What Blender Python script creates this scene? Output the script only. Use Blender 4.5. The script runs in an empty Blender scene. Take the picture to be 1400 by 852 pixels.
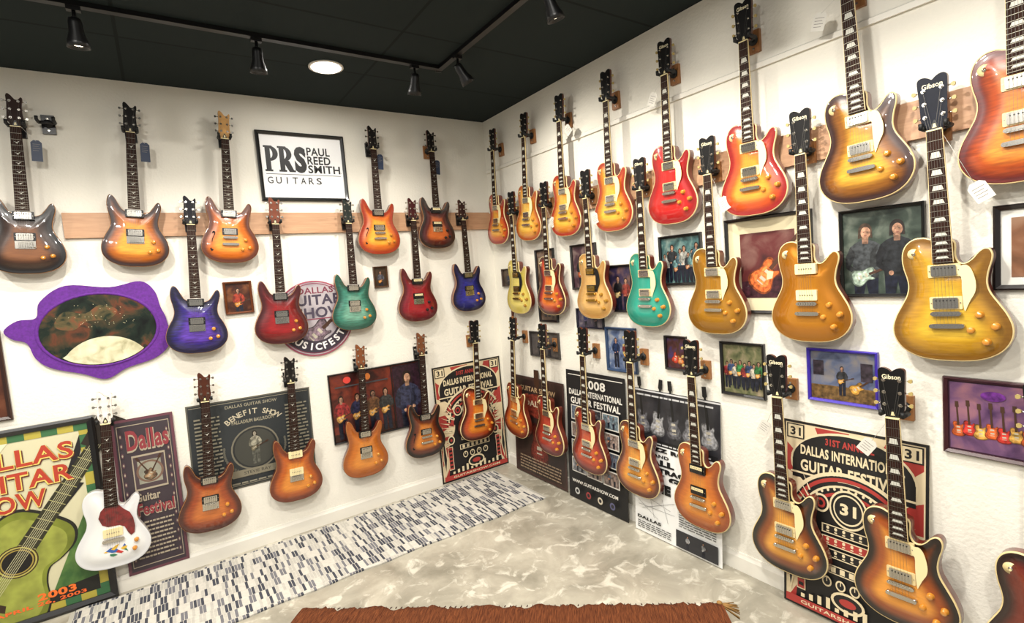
import bpy, bmesh, math, random
from mathutils import Vector, Matrix
random.seed(7)
SC=bpy.context.scene
COL=SC.collection
SC.view_settings.view_transform='Standard'
pi=math.pi
def lin(c):
    return tuple((v/255/12.92 if v<=10 else ((v/255+.055)/1.055)**2.4) for v in c[:3])+(1,)
# ------------------------------------------------------------ materials
_m={}
def mat(name,c,rough=.5,metal=0,coat=0,emit=0,noise=0,nscale=20,spec=.5):
    k=(name,c,rough,metal,coat,emit)
    if k in _m: return _m[k]
    m=bpy.data.materials.new(name); m.use_nodes=True
    nt=m.node_tree; b=nt.nodes['Principled BSDF']
    b.inputs['Base Color'].default_value=lin(c); b.inputs['Roughness'].default_value=rough
    b.inputs['Metallic'].default_value=metal; b.inputs['Coat Weight'].default_value=coat
    b.inputs['Coat Roughness'].default_value=.06
    b.inputs['Specular IOR Level'].default_value=spec
    if emit:
        b.inputs['Emission Color'].default_value=lin(c); b.inputs['Emission Strength'].default_value=emit
    if noise:
        tc=nt.nodes.new('ShaderNodeTexCoord'); n=nt.nodes.new('ShaderNodeTexNoise'); n.inputs['Scale'].default_value=nscale
        r=nt.nodes.new('ShaderNodeValToRGB'); nt.links.new(tc.outputs['Object'],n.inputs['Vector']); nt.links.new(n.outputs['Fac'],r.inputs['Fac'])
        l=lin(c); r.color_ramp.elements[0].position=.3; r.color_ramp.elements[1].position=.7
        r.color_ramp.elements[0].color=tuple(v*(1-noise) for v in l[:3])+(1,); r.color_ramp.elements[1].color=tuple(min(1,v*(1+noise)) for v in l[:3])+(1,)
        nt.links.new(r.outputs['Color'],b.inputs['Base Color'])
    _m[k]=m; return m
def ramp(nt,stops,mode='LINEAR'):
    r=nt.nodes.new('ShaderNodeValToRGB'); cr=r.color_ramp; cr.interpolation=mode
    while len(cr.elements)<len(stops): cr.elements.new(.5)
    for e,(p,c) in zip(cr.elements,stops): e.position=p; e.color=lin(c)
    return r
def wood(name,c1,c2,scale=(1,12,12),rough=.45,coat=0,spec=.5):
    m=bpy.data.materials.new(name); m.use_nodes=True; nt=m.node_tree; b=nt.nodes['Principled BSDF']
    tc=nt.nodes.new('ShaderNodeTexCoord'); mp=nt.nodes.new('ShaderNodeMapping'); mp.inputs['Scale'].default_value=scale
    n=nt.nodes.new('ShaderNodeTexNoise'); n.inputs['Scale'].default_value=4; n.inputs['Detail'].default_value=6; n.inputs['Distortion'].default_value=.6
    r=ramp(nt,[(.3,c1),(.7,c2)]); L=nt.links.new
    L(tc.outputs['Object'],mp.inputs['Vector']);L(mp.outputs['Vector'],n.inputs['Vector']);L(n.outputs['Fac'],r.inputs['Fac']);L(r.outputs['Color'],b.inputs['Base Color'])
    b.inputs['Roughness'].default_value=rough; b.inputs['Coat Weight'].default_value=coat; b.inputs['Specular IOR Level'].default_value=spec
    return m
def dk(c,k): 
    return tuple(min(255,int(255*(((v/255)**2.2*k)**(1/2.2)))) for v in c)
def burst(name,e,mi,c,flame=.25,metal=0):
    e,mi,c=dk(e,.66),dk(mi,.74),dk(c,.84)
    m=bpy.data.materials.new(name); m.use_nodes=True; nt=m.node_tree; b=nt.nodes['Principled BSDF']; L=nt.links.new
    at=nt.nodes.new('ShaderNodeAttribute'); at.attribute_name='edge_distance'
    tc=nt.nodes.new('ShaderNodeTexCoord')
    mr=nt.nodes.new('ShaderNodeMapRange'); mr.inputs['From Max'].default_value=.13
    L(at.outputs['Fac'],mr.inputs['Value'])
    r=ramp(nt,[(.10,e),(.38,mi),(.72,c)]); r.color_ramp.interpolation='EASE'; L(mr.outputs['Result'],r.inputs['Fac'])
    mp=nt.nodes.new('ShaderNodeMapping'); mp.inputs['Scale'].default_value=(14,1,95); mp.inputs['Rotation'].default_value=(0,.12,0); L(tc.outputs['Object'],mp.inputs['Vector'])
    w=nt.nodes.new('ShaderNodeTexNoise'); w.inputs['Scale'].default_value=1.2; w.inputs['Detail'].default_value=2; w.inputs['Distortion'].default_value=.4
    L(mp.outputs['Vector'],w.inputs['Vector'])
    r2=ramp(nt,[(.32,(130,104,86)),(.66,(255,255,255))]); L(w.outputs['Fac'],r2.inputs['Fac'])
    mx=nt.nodes.new('ShaderNodeMix'); mx.data_type='RGBA'; mx.blend_type='MULTIPLY'; mx.inputs[0].default_value=flame
    L(r.outputs['Color'],mx.inputs[6]); L(r2.outputs['Color'],mx.inputs[7]); L(mx.outputs[2],b.inputs['Base Color'])
    b.inputs['Roughness'].default_value=.32; b.inputs['Coat Weight'].default_value=.9; b.inputs['Coat Roughness'].default_value=.03; b.inputs['Metallic'].default_value=metal
    return m
def splotch(name,stops,scale=6,detail=4,rough=.5,dist=0.5):
    m=bpy.data.materials.new(name); m.use_nodes=True; nt=m.node_tree; b=nt.nodes['Principled BSDF']; L=nt.links.new
    tc=nt.nodes.new('ShaderNodeTexCoord'); n=nt.nodes.new('ShaderNodeTexNoise'); n.inputs['Scale'].default_value=scale; n.inputs['Detail'].default_value=detail; n.inputs['Distortion'].default_value=dist
    r=ramp(nt,stops); L(tc.outputs['Object'],n.inputs['Vector']); L(n.outputs['Fac'],r.inputs['Fac']); L(r.outputs['Color'],b.inputs['Base Color']); b.inputs['Roughness'].default_value=rough
    return m
def pm(c,rough=.5): return mat('ink',tuple(c),rough)
def nz(c): return mat('photo_ink',dk(tuple(c),.6),.35,noise=.65,nscale=55)
BLACK=mat('black_plastic',(14,14,15),.35)
RUBBER=mat('black_rubber',(10,10,10),.6)
CHROME=mat('nickel',(205,200,190),.2,1)
GOLDM=mat('gold_plate',(205,160,70),.25,1)
CREAM=mat('cream_plastic',(214,192,140),.4,coat=.1)
CREAM2=mat('pale_cream_plastic',(226,210,160),.4)
AMBER=mat('amber_knob',(190,125,40),.15,coat=1)
PEARL=mat('pearl_inlay',(190,188,176),.5)
ROSE=wood('rosewood',(28,13,9),(48,26,17),(30,30,3),.75,0,.15)
NECKW=wood('mahogany_neck',(70,30,15),(100,45,22),(30,30,2),.35,.5)
SIDE=wood('mahogany_side',(80,24,13),(112,42,22),(8,8,3),.35,.6)
FRET=mat('fret_wire',(140,135,122),.45,1)
STR=mat('string_steel',(96,92,86),.55,.6)
HWOOD=wood('hanger_wood',(130,84,46),(160,110,64),(20,20,3),.5)
# ------------------------------------------------------------ mesh builder
class MB:
    def __init__(s): s.v=[];s.f=[];s.mi=[];s.sm=[];s.mats=[]
    def m(s,m):
        if m not in s.mats: s.mats.append(m)
        return s.mats.index(m)
    def add(s,vs,fs,m,smooth=False):
        o=len(s.v); s.v+=[tuple(v) for v in vs]; k=s.m(m)
        for f in fs: s.f.append([o+i for i in f]); s.mi.append(k); s.sm.append(smooth)
    def box(s,x0,x1,y0,y1,z0,z1,m):
        vs=[(x,y,z) for x in(x0,x1) for y in(y0,y1) for z in(z0,z1)]
        s.add(vs,[(0,1,3,2),(4,6,7,5),(0,4,5,1),(2,3,7,6),(0,2,6,4),(1,5,7,3)],m)
    def prism(s,pts,y0,y1,m,inset=0):
        n=len(pts)
        vs=[(x,y0,z) for x,z in pts]+[(x,y1,z) for x,z in pts]
        fs=[tuple(range(n)),tuple(range(2*n-1,n-1,-1))]+[(i,(i+1)%n,n+(i+1)%n,n+i) for i in range(n)]
        s.add(vs,fs,m)
    def cyl(s,p0,p1,r0,r1,m,n=16,cap=True):
        p0=Vector(p0);p1=Vector(p1);d=(p1-p0).normalized(); a=d.orthogonal().normalized(); b=d.cross(a)
        vs=[];
        for p,r in((p0,r0),(p1,r1)):
            for i in range(n):
                t=2*pi*i/n; vs.append(p+a*math.cos(t)*r+b*math.sin(t)*r)
        s.add(vs,[(i,(i+1)%n,n+(i+1)%n,n+i) for i in range(n)],m,True)
        if cap: s.add(vs,[tuple(range(n-1,-1,-1)),tuple(range(n,2*n))],m)
    def lathe(s,prof,m,n=20,axis='y',c=(0,0,0)):
        vs=[];k=len(prof)
        for r,h in prof:
            for i in range(n):
                t=2*pi*i/n;a,b=r*math.cos(t),r*math.sin(t)
                vs.append((c[0]+a,c[1]+h,c[2]+b) if axis=='y' else (c[0]+a,c[1]+b,c[2]+h))
        fs=[(j*n+i,j*n+(i+1)%n,(j+1)*n+(i+1)%n,(j+1)*n+i) for j in range(k-1) for i in range(n)]
        s.add(vs,fs,m,True)
        s.add(vs[:n],[tuple(range(n))],m); s.add(vs[-n:],[tuple(range(n))],m)
    def mesh(s,name,recalc=True):
        me=bpy.data.meshes.new(name); me.from_pydata(s.v,[],s.f)
        for m in s.mats: me.materials.append(m)
        me.polygons.foreach_set('material_index',s.mi); me.polygons.foreach_set('use_smooth',s.sm)
        if recalc:
            bm=bmesh.new(); bm.from_mesh(me); bmesh.ops.remove_doubles(bm,verts=bm.verts,dist=1e-6); bmesh.ops.recalc_face_normals(bm,faces=bm.faces); bm.to_mesh(me); bm.free()
        me.update(); return me
def obj(name,me,parent=None,loc=(0,0,0),rot=(0,0,0),scale=(1,1,1)):
    o=bpy.data.objects.new(name,me); COL.objects.link(o); o.location=loc; o.rotation_euler=rot; o.scale=scale
    if parent: o.parent=parent
    return o
def top(o,label,cat,group=None):
    o['label']=label; o['category']=cat
    if group: o['group']=group
    return o
def catmull(P,n=6):
    out=[];k=len(P)
    for i in range(k):
        p0,p1,p2,p3=P[i-1],P[i],P[(i+1)%k],P[(i+2)%k]
        for j in range(n):
            t=j/n
            out.append(tuple(.5*((2*p1[a])+(-p0[a]+p2[a])*t+(2*p0[a]-5*p1[a]+4*p2[a]-p3[a])*t*t+(-p0[a]+3*p1[a]-3*p2[a]+p3[a])*t**3) for a in(0,1)))
    return out
# ------------------------------------------------------------ room
H=2.97
def struct(name,mb): 
    o=obj(name,mb.mesh(name)); o['kind']='structure'; return o
def wallmat():
    m=bpy.data.materials.new('white_textured_paint'); m.use_nodes=True; nt=m.node_tree; b=nt.nodes['Principled BSDF']; L=nt.links.new
    b.inputs['Roughness'].default_value=.75; tc=nt.nodes.new('ShaderNodeTexCoord')
    n=nt.nodes.new('ShaderNodeTexNoise'); n.inputs['Scale'].default_value=2; r=ramp(nt,[(.3,(223,219,207)),(.7,(230,226,214))]); L(tc.outputs['Object'],n.inputs['Vector']); L(n.outputs['Fac'],r.inputs['Fac']); L(r.outputs['Color'],b.inputs['Base Color'])
    n2=nt.nodes.new('ShaderNodeTexNoise'); n2.inputs['Scale'].default_value=70; n2.inputs['Detail'].default_value=3; bp=nt.nodes.new('ShaderNodeBump'); bp.inputs['Strength'].default_value=.4; bp.inputs['Distance'].default_value=.006
    L(tc.outputs['Object'],n2.inputs['Vector']); L(n2.outputs['Fac'],bp.inputs['Height']); L(bp.outputs['Normal'],b.inputs['Normal']); return m
def floormat():
    m=bpy.data.materials.new('stained_concrete'); m.use_nodes=True; nt=m.node_tree; b=nt.nodes['Principled BSDF']; L=nt.links.new
    tc=nt.nodes.new('ShaderNodeTexCoord')
    n=nt.nodes.new('ShaderNodeTexNoise'); n.inputs['Scale'].default_value=3.2; n.inputs['Detail'].default_value=10; n.inputs['Roughness'].default_value=.6; n.inputs['Distortion'].default_value=.6
    r=ramp(nt,[(.32,(126,121,107)),(.5,(154,148,133)),(.68,(178,172,156))]); L(tc.outputs['Object'],n.inputs['Vector']); L(n.outputs['Fac'],r.inputs['Fac'])
    n2=nt.nodes.new('ShaderNodeTexNoise'); n2.inputs['Scale'].default_value=9; n2.inputs['Detail'].default_value=10; n2.inputs['Roughness'].default_value=.62; n2.inputs['Distortion'].default_value=.9
    r2=ramp(nt,[(.53,(0,0,0)),(.64,(200,200,200))]); L(tc.outputs['Object'],n2.inputs['Vector']); L(n2.outputs['Fac'],r2.inputs['Fac'])
    mx=nt.nodes.new('ShaderNodeMix'); mx.data_type='RGBA'; L(r2.outputs['Color'],mx.inputs[0]); L(r.outputs['Color'],mx.inputs[6]); mx.inputs[7].default_value=lin((216,211,196)); L(mx.outputs[2],b.inputs['Base Color'])
    b.inputs['Roughness'].default_value=.28; return m
def ceilmat():
    m=bpy.data.materials.new('black_ceiling_tile'); m.use_nodes=True; nt=m.node_tree; b=nt.nodes['Principled BSDF']; L=nt.links.new
    tc=nt.nodes.new('ShaderNodeTexCoord'); br=nt.nodes.new('ShaderNodeTexBrick'); br.offset=0
    br.inputs['Scale'].default_value=1; br.inputs['Brick Width'].default_value=1.22; br.inputs['Row Height'].default_value=.61; br.inputs['Mortar Size'].default_value=.008
    br.inputs['Color1'].default_value=lin((30,38,38)); br.inputs['Color2'].default_value=lin((33,41,41)); br.inputs['Mortar'].default_value=lin((20,26,26))
    L(tc.outputs['Object'],br.inputs['Vector']); L(br.outputs['Color'],b.inputs['Base Color']); b.inputs['Roughness'].default_value=.8; b.inputs['Specular IOR Level'].default_value=.15
    return m
WM=wallmat()
b=MB(); b.box(-6,.12,0,.12,0,H,WM); struct('wall_left',b)
b=MB(); b.box(0,.12,-6,0,0,H,WM); struct('wall_right',b)
b=MB(); b.box(-6,.12,-6,.12,-.1,0,floormat()); struct('floor',b)
b=MB(); b.box(-6,.12,-6,.12,H,H+.1,ceilmat()); struct('ceiling',b)
TR=mat('white_trim_paint',(224,220,209),.45)
def profile(name,wall,z0,h,d,m,end=-6):
    b=MB()
    pr=[(0,0),(-d,0),(-d,h*.75),(-d*.55,h*.9),(-d*.4,h),(0,h)]
    vs=[];
    for e in(end,-.0005 if wall=='L' else -d):
        for (o,z) in pr: vs.append((e,o,z0+z) if wall=='L' else (o,e,z0+z))
    n=len(pr); b.add(vs,[tuple(range(n)),tuple(range(2*n-1,n-1,-1))]+[(i,(i+1)%n,n+(i+1)%n,n+i) for i in range(n)],m)
    return struct(name,b)
profile('baseboard_left','L',0,.1,.014,TR); profile('baseboard_right','R',0,.1,.014,TR)
BOARD=wood('pale_maple_board',(172,130,98),(190,150,116),(1.5,1.5,18),.5)
b=MB(); b.box(-2.80,-.02,-.02,0,2.07,2.21,BOARD); struct('trim_1',b)
b=MB(); b.box(-.02,0,-6,0,2.06,2.20,BOARD); struct('trim_2',b)
profile('trim_3','R',2.535,.03,.014,TR)
# ------------------------------------------------------------ text + flat art
_t={}
def tgeo(s,bold=0):
    k=(s,bold)
    if k in _t: return _t[k]
    cu=bpy.data.curves.new('tmp','FONT'); cu.body=s; cu.resolution_u=3; cu.fill_mode='FRONT'; cu.offset=bold; cu.space_character=1+bold*2.2
    o=bpy.data.objects.new('tmp',cu); COL.objects.link(o)
    dg=bpy.context.evaluated_depsgraph_get(); ev=o.evaluated_get(dg); me=ev.to_mesh()
    vs=[(v.co.x,v.co.y) for v in me.vertices]; fs=[tuple(p.vertices) for p in me.polygons]
    ev.to_mesh_clear(); bpy.data.objects.remove(o); bpy.data.curves.remove(cu)
    x0=min(v[0] for v in vs);x1=max(v[0] for v in vs);y0=min(v[1] for v in vs);y1=max(v[1] for v in vs)
    vs=[((x-(x0+x1)/2),(y-(y0+y1)/2)) for x,y in vs]
    _t[k]=(vs,fs,x1-x0,y1-y0); return _t[k]
LPO=[(-.03,.207),(-.056,.217),(-.084,.215),(-.107,.199),(-.120,.172),(-.123,.140),(-.119,.106),(-.112,.076),(-.109,.046),(-.116,.012),(-.135,-.026),(-.154,-.064),(-.165,-.106),(-.159,-.148),(-.134,-.186),(-.093,-.211),(-.045,-.221),(0,-.222),(.045,-.221),(.093,-.211),(.134,-.186),(.159,-.148),(.165,-.106),(.154,-.064),(.135,-.026),(.115,.012),(.108,.042),(.110,.070),(.116,.096),(.123,.120),(.125,.142),(.118,.158),(.105,.161),(.090,.150),(.074,.130),(.056,.117),(.039,.121),(.030,.145),(.027,.198)]
PRO=[(x*1.10,z) for x,z in [(-.030,.108),(-.045,.112),(-.057,.124),(-.067,.144),(-.076,.168),(-.087,.190),(-.099,.202),(-.109,.198),(-.116,.178),(-.119,.148),(-.116,.114),(-.109,.078),(-.105,.044),(-.111,.008),(-.130,-.034),(-.145,-.074),(-.151,-.116),(-.143,-.156),(-.117,-.191),(-.080,-.212),(-.04,-.221),(0,-.222),(.04,-.221),(.080,-.212),(.117,-.191),(.143,-.156),(.151,-.116),(.145,-.074),(.130,-.034),(.111,.006),(.105,.038),(.108,.070),(.115,.100),(.121,.128),(.121,.152),(.114,.168),(.104,.168),(.093,.151),(.081,.128),(.066,.108),(.048,.098),(.034,.098),(.028,.104)]]
ACO=[(-.05,.22),(-.10,.20),(-.125,.15),(-.115,.09),(-.10,.05),(-.12,0),(-.165,-.06),(-.18,-.13),(-.15,-.20),(-.08,-.24),(0,-.25),(.08,-.24),(.15,-.20),(.18,-.13),(.165,-.06),(.12,0),(.10,.05),(.115,.09),(.125,.15),(.10,.20),(.05,.22)]
LPC=catmull(LPO,3);PRC=catmull(PRO,3);ACC=catmull(ACO,4)
class Art:
    def __init__(s,W,Hh,base): 
        s.W=W;s.H=Hh;s.b=MB();s.k=0
        s.b.box(-W/2,W/2,0,-.002,0,Hh,base if not isinstance(base,tuple) else pm(base))
    def y(s): s.k+=1; return -.002-.00006*s.k
    def X(s,u): return (u-.5)*s.W
    def poly(s,pts,c):
        y=s.y(); s.b.add([(s.X(u),y,v*s.H) for u,v in pts],[tuple(range(len(pts)))],c if not isinstance(c,tuple) else pm(c))
    def rect(s,u0,v0,u1,v1,c): s.poly([(u0,v0),(u1,v0),(u1,v1),(u0,v1)],c)
    def ell(s,cu,cv,ru,rv,c,n=28,a0=0,a1=2*pi):
        if a1-a0<6.2: s.poly([(cu+ru*math.cos(a0+(a1-a0)*i/n),cv+rv*math.sin(a0+(a1-a0)*i/n)) for i in range(n+1)],c)
        else: s.poly([(cu+ru*math.cos(2*pi*i/n),cv+rv*math.sin(2*pi*i/n)) for i in range(n)],c)
    def circ(s,cu,cv,r,c): s.ell(cu,cv,r*s.H/s.W,r,c)
    def arcband(s,cu,cv,r,t,a0,a1,c,n=24):
        k=s.H/s.W; A=[a0+(a1-a0)*i/n for i in range(n+1)]
        s.poly([(cu+(r+t)*k*math.cos(a),cv+(r+t)*math.sin(a)) for a in A]+[(cu+r*k*math.cos(a),cv+r*math.sin(a)) for a in reversed(A)],c)
    def border(s,w,c):
        a=w; s.rect(0,0,a,1,c);s.rect(1-a,0,1,1,c);bb=a*s.W/s.H;s.rect(0,0,1,bb,c);s.rect(0,1-bb,1,1,c)
    def line(s,u0,v0,u1,v1,t,c):
        x0,z0,x1,z1=u0*s.W,v0*s.H,u1*s.W,v1*s.H; d=math.hypot(x1-x0,z1-z0) or 1; nx,nz=-(z1-z0)/d*t/2,(x1-x0)/d*t/2
        s.poly([((x0+nx)/s.W,(z0+nz)/s.H),((x1+nx)/s.W,(z1+nz)/s.H),((x1-nx)/s.W,(z1-nz)/s.H),((x0-nx)/s.W,(z0-nz)/s.H)],c)
    def text(s,t,u,v,h,c,w=None,rot=0,bold=0,left=False):
        vs,fs,tw,th=tgeo(t,bold); k=h*s.H/th; kx=k if w is None else w*s.W/tw
        y=s.y(); ca,sa=math.cos(rot),math.sin(rot); cx,cz=s.X(u),v*s.H
        if left: cx+=kx*tw/2
        s.b.add([(cx+x*kx*ca-z*k*sa,y,cz+x*kx*sa+z*k*ca) for x,z in vs],fs,c if not isinstance(c,tuple) else pm(c))
    def arc(s,t,u,v,r,h,c,a0,a1,bold=.02):
        n=len(t)
        for i,ch in enumerate(t):
            if ch==' ': continue
            a=a0+(a1-a0)*(i/(n-1)); s.text(ch,u+r*math.cos(a)/s.W,v+r*math.sin(a)/s.H,h,c,rot=a-pi/2 if a1<a0 else a+pi/2,bold=bold)
    def glyph(s,P,u,v,size,rot,c,y=None):
        y=s.y(); ca,sa=math.cos(rot),math.sin(rot); cx,cz=s.X(u),v*s.H; k=size
        s.b.add([(cx+(x*ca-z*sa)*k,y,cz+(x*sa+z*ca)*k) for x,z in P],[tuple(range(len(P)))],c if not isinstance(c,tuple) else pm(c))
    def gtr(s,u,v,size,rot,c,neck=(60,35,20),P=None):
        P=P or LPC
        s.glyph(P,u,v,size,rot,nz(dk(c,.35))); s.glyph([(x*.88,z*.88) for x,z in P],u,v,size,rot,nz(c)); s.glyph([(x*.6,z*.55-.02) for x,z in P],u,v,size,rot,nz(tuple(min(255,int(q*1.15)+10) for q in c)))
        s.glyph([(-.025,.1),(.025,.1),(.02,.62),(.045,.64),(.04,.8),(-.04,.8),(-.045,.64),(-.02,.62)],u,v,size,rot,neck)
        for z in(.07,-.03): s.glyph([(-.04,z),(.04,z),(.04,z-.04),(-.04,z-.04)],u,v,size,rot,(175,168,150))
        s.glyph([(-.045,-.10),(.045,-.10),(.045,-.115),(-.045,-.115)],u,v,size,rot,(175,168,150))
    def man(s,u,v,h,shirt,hair=(40,28,20),skin=(200,150,120),pants=(25,28,45),g=None):
        S,D,K,P=nz(shirt),nz(dk(shirt,.5)),nz(skin),nz(pants); r=s.H/s.W
        q=lambda x,z:(u+x*h*r,max(0.002,v+z*h))
        s.poly([q(-.10,0),q(-.02,0),q(0,.42),q(.02,0),q(.10,0),q(.105,.5),q(-.105,.5)],P)
        s.poly([q(-.105,.46),q(.105,.46),q(.115,.62),q(.135,.76),q(.09,.80),q(.035,.825),q(-.035,.825),q(-.09,.80),q(-.135,.76),q(-.115,.62)],S)
        s.poly([q(.02,.46),q(.105,.46),q(.115,.62),q(.10,.78),q(.04,.70)],D)
        s.poly([q(-.13,.77),q(-.175,.66),q(-.17,.56),q(-.06,.47),q(-.045,.51),q(-.125,.585),q(-.085,.70)],D)
        s.poly([q(.13,.77),q(.18,.66),q(.16,.55),q(.07,.50),q(.06,.545),q(.12,.595),q(.085,.70)],S)
        s.poly([q(-.025,.79),q(.025,.79),q(.028,.86),q(-.028,.86)],nz(dk(skin,.6)))
        s.ell(u,v+.915*h,.058*h*r,.072*h,nz(hair)); s.poly([q(-.058,.92),q(-.062,.84),q(-.03,.85),q(.03,.85),q(.062,.84),q(.058,.92)],nz(hair))
        s.ell(u+.004*h*r,v+.895*h,.041*h*r,.056*h,K); s.ell(u+.018*h*r,v+.89*h,.024*h*r,.045*h,nz(dk(skin,.7)))
        s.ell(u-.05*h*r,v+.49*h,.02*h*r,.022*h,K); s.ell(u+.065*h*r,v+.52*h,.02*h*r,.022*h,K)
        for e in(-.012,.018): s.ell(u+e*h*r,v+.903*h,.006*h*r,.004*h,(30,20,18),8)
        s.ell(u+.004*h*r,v+.868*h,.014*h*r,.004*h,(110,55,48),10)
        if g: s.gtr(u-.02*h*r,v+.48*h,h*s.H*.5,-1.2,g)
    def tlines(s,u0,u1,v0,v1,n,c,f=.45):
        dv=(v1-v0)/n
        for i in range(n):
            a=u0
            v=v1-dv*(i+1)
            while a<u1-.01:
                w=min(random.uniform(.03,.09),u1-a); s.rect(a,v,a+w,v+dv*f,c); a+=w+.012
def place(o,wall,a,z,off,lean=0,tilt=0):
    if wall=='L': o.location=(a,-off,z); o.rotation_euler=(-lean,tilt,0)
    else: o.location=(-off,a,z); o.rotation_euler=(-lean,tilt,-pi/2)
def frame_mesh(W,Hh,w,d,m,name='picture_frame'):
    b=MB()
    x0,x1,z0,z1=-W/2,W/2,0,Hh
    O=[(x0,z0),(x1,z0),(x1,z1),(x0,z1)]; I=[(x0+w,z0+w),(x1-w,z0+w),(x1-w,z1-w),(x0+w,z1-w)]; M=[(x0+w*.35,z0+w*.35),(x1-w*.35,z0+w*.35),(x1-w*.35,z1-w*.35),(x0+w*.35,z1-w*.35)]
    rings=[(O,.0),(O,-d*.8),(M,-d),(I,-d*.6),(I,-.001)]
    vs=[(x,y,z) for P,y in rings for x,z in P]
    fs=[(r*4+i,r*4+(i+1)%4,(r+1)*4+(i+1)%4,(r+1)*4+i) for r in range(4) for i in range(4)]
    b.add(vs,fs,m); return b.mesh(name)
def framed(wall,a0,a1,z0,z1,fc,w,label,draw,base=(230,226,215),cat='framed picture',name='framed_picture',lean=0,off=.001,matc=None,matw=0,frough=.35,d=.022,tilt=0,group=None):
    a0,a1=-abs(a0)/100,-abs(a1)/100; W=abs(a1-a0); Hh=(z1-z0)/100
    e=bpy.data.objects.new(name,None); COL.objects.link(e); e.empty_display_size=.05; place(e,wall,(a0+a1)/2,z0/100,off,lean,tilt)
    top(e,label,cat,group)
    if fc: obj('picture_frame',frame_mesh(W,Hh,w,d,mat('frame_paint',fc,frough,coat=.3)),e)
    iw=w*.8 if fc else 0
    if matc:
        b=MB(); b.box(-W/2+iw,W/2-iw,-.001,-.006,iw,Hh-iw,pm(matc)); obj('mat_board',b.mesh('mat_board'),e); iw+=matw
        yy=-.0062
    else: yy=-.002 if fc else 0
    A=Art(W-2*iw,Hh-2*iw,base); draw(A); obj('printed_image',A.b.mesh('printed_image',False),e,(0,yy,iw))
    return e
def photo(name,*cs,scale=7): 
    st=[(.28+.44*i/(len(cs)-1),dk(c,.6)) for i,c in enumerate(cs)]
    return splotch(name,st,scale,6,.3)
# --- sign
def d_sign(A):
    K=(20,19,21)
    def serif(u0,u1,v): A.rect(u0,v,u1,v+.03,K)
    def P(u):
        A.rect(u+.016,.42,u+.074,.82,K); serif(u,u+.09,.42); serif(u,u+.10,.79)
        n=14; o=[(u+.06+.102*math.cos(t),.70+.12*math.sin(t)) for t in [pi/2-pi*i/n for i in range(n+1)]]
        i_=[(u+.06+.040*math.cos(t),.70+.080*math.sin(t)) for t in [-pi/2+pi*i/n for i in range(n+1)]]
        A.poly([(u+.06,.82)]+o+[(u+.06,.58)]+i_,K)
    P(.045)
    P(.205); A.poly([(.257,.59),(.33,.60),(.380,.45),(.400,.45),(.400,.42),(.325,.42)],K)
    A.text('S',.468,.62,.42,K,w=.145,bold=.06); A.rect(.400,.50,.415,.54,K); A.rect(.520,.70,.535,.74,K)
    for t,v,w in(('PAUL',.762,.29),('REED',.620,.29),('SMITH',.478,.405)): A.text(t,.552,v,.130,K,w=w,bold=.025,left=True)
    A.rect(.05,.378,.96,.386,K)
    for i,ch in enumerate('GUITARS'): A.text(ch,.09+i*.097,.285,.105,K,w=.064 if ch!='I' else .013,bold=.01)
    A.text('R',.97,.43,.015,K)
framed('L',178,120.5,229,275,(20,20,20),.022,'black framed white sign with bold black guitar maker lettering',d_sign,(238,238,238),cat='sign',name='framed_sign')
def d_por(shirt):
    def f(A): A.man(.5,-.25,1.1,shirt,g=(190,120,40))
    return f
framed('L',207,190.5,156,177,(95,50,25),.014,'small brown wooden frame with portrait of a performer',d_por((170,60,40)),photo('warm_dark_photo',(40,20,15),(80,40,25),(150,90,50),scale=16))
framed('L',108,97,165,181,(70,45,25),.012,'small brown frame with portrait of a seated player',d_por((90,90,100)),photo('brown_photo',(40,28,20),(90,70,50),scale=16))
framed('L',350,311.5,112,160,(50,28,20),.02,'dark wooden framed print beside purple novelty frame',lambda A:(A.rect(.1,.1,.9,.4,(50,40,45)),A.man(.5,.1,.8,(120,60,40))),photo('brown_photo_b',(60,30,25),(110,60,40),(150,90,60)))
# --- disc
def d_disc():
    e=bpy.data.objects.new('round_sign',None);COL.objects.link(e);e.location=(-1.525,-.012,1.475);top(e,'round grey and pink music festival disc with guitar artwork','sign')
    R=.265
    b=MB(); n=48; b.prism([(R*math.cos(2*pi*i/n),R*math.sin(2*pi*i/n)) for i in range(n)],.011,0,mat('disc_edge',(150,70,90),.4)); obj('disc_panel',b.mesh('disc_panel'),e)
    A=Art(.001,.001,(200,190,190)); A.W=A.H=2*R; A.b=MB()
    A.ell(.5,.5,.48,.48,photo('disc_print',(130,125,135),(210,200,205),(240,232,230),scale=5),48)
    A.arcband(.5,.5,.455,.012,0,2*pi,(120,50,70),48)
    A.gtr(.5,.30,.5,-.9,(130,110,120))
    A.text('DALLAS',.53,.87,.085,(110,40,60),w=.46,bold=.02); A.text('GUITAR',.5,.745,.14,(62,54,70),w=.74,bold=.03); A.text('SHOW',.57,.575,.145,(62,54,70),w=.62,bold=.03)
    A.rect(.08,.485,.92,.50,(120,50,70))
    A.arcband(.5,.5,.30,.155,pi*1.14,pi*1.86,(50,42,54),28); A.arc('MUSICFEST',.5,.5,.375*2*R,.095,(232,228,225),pi*1.20,pi*1.80,bold=.03)
    obj('printed_image',A.b.mesh('printed_image',False),e,(0,0,-R))
d_disc()
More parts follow.
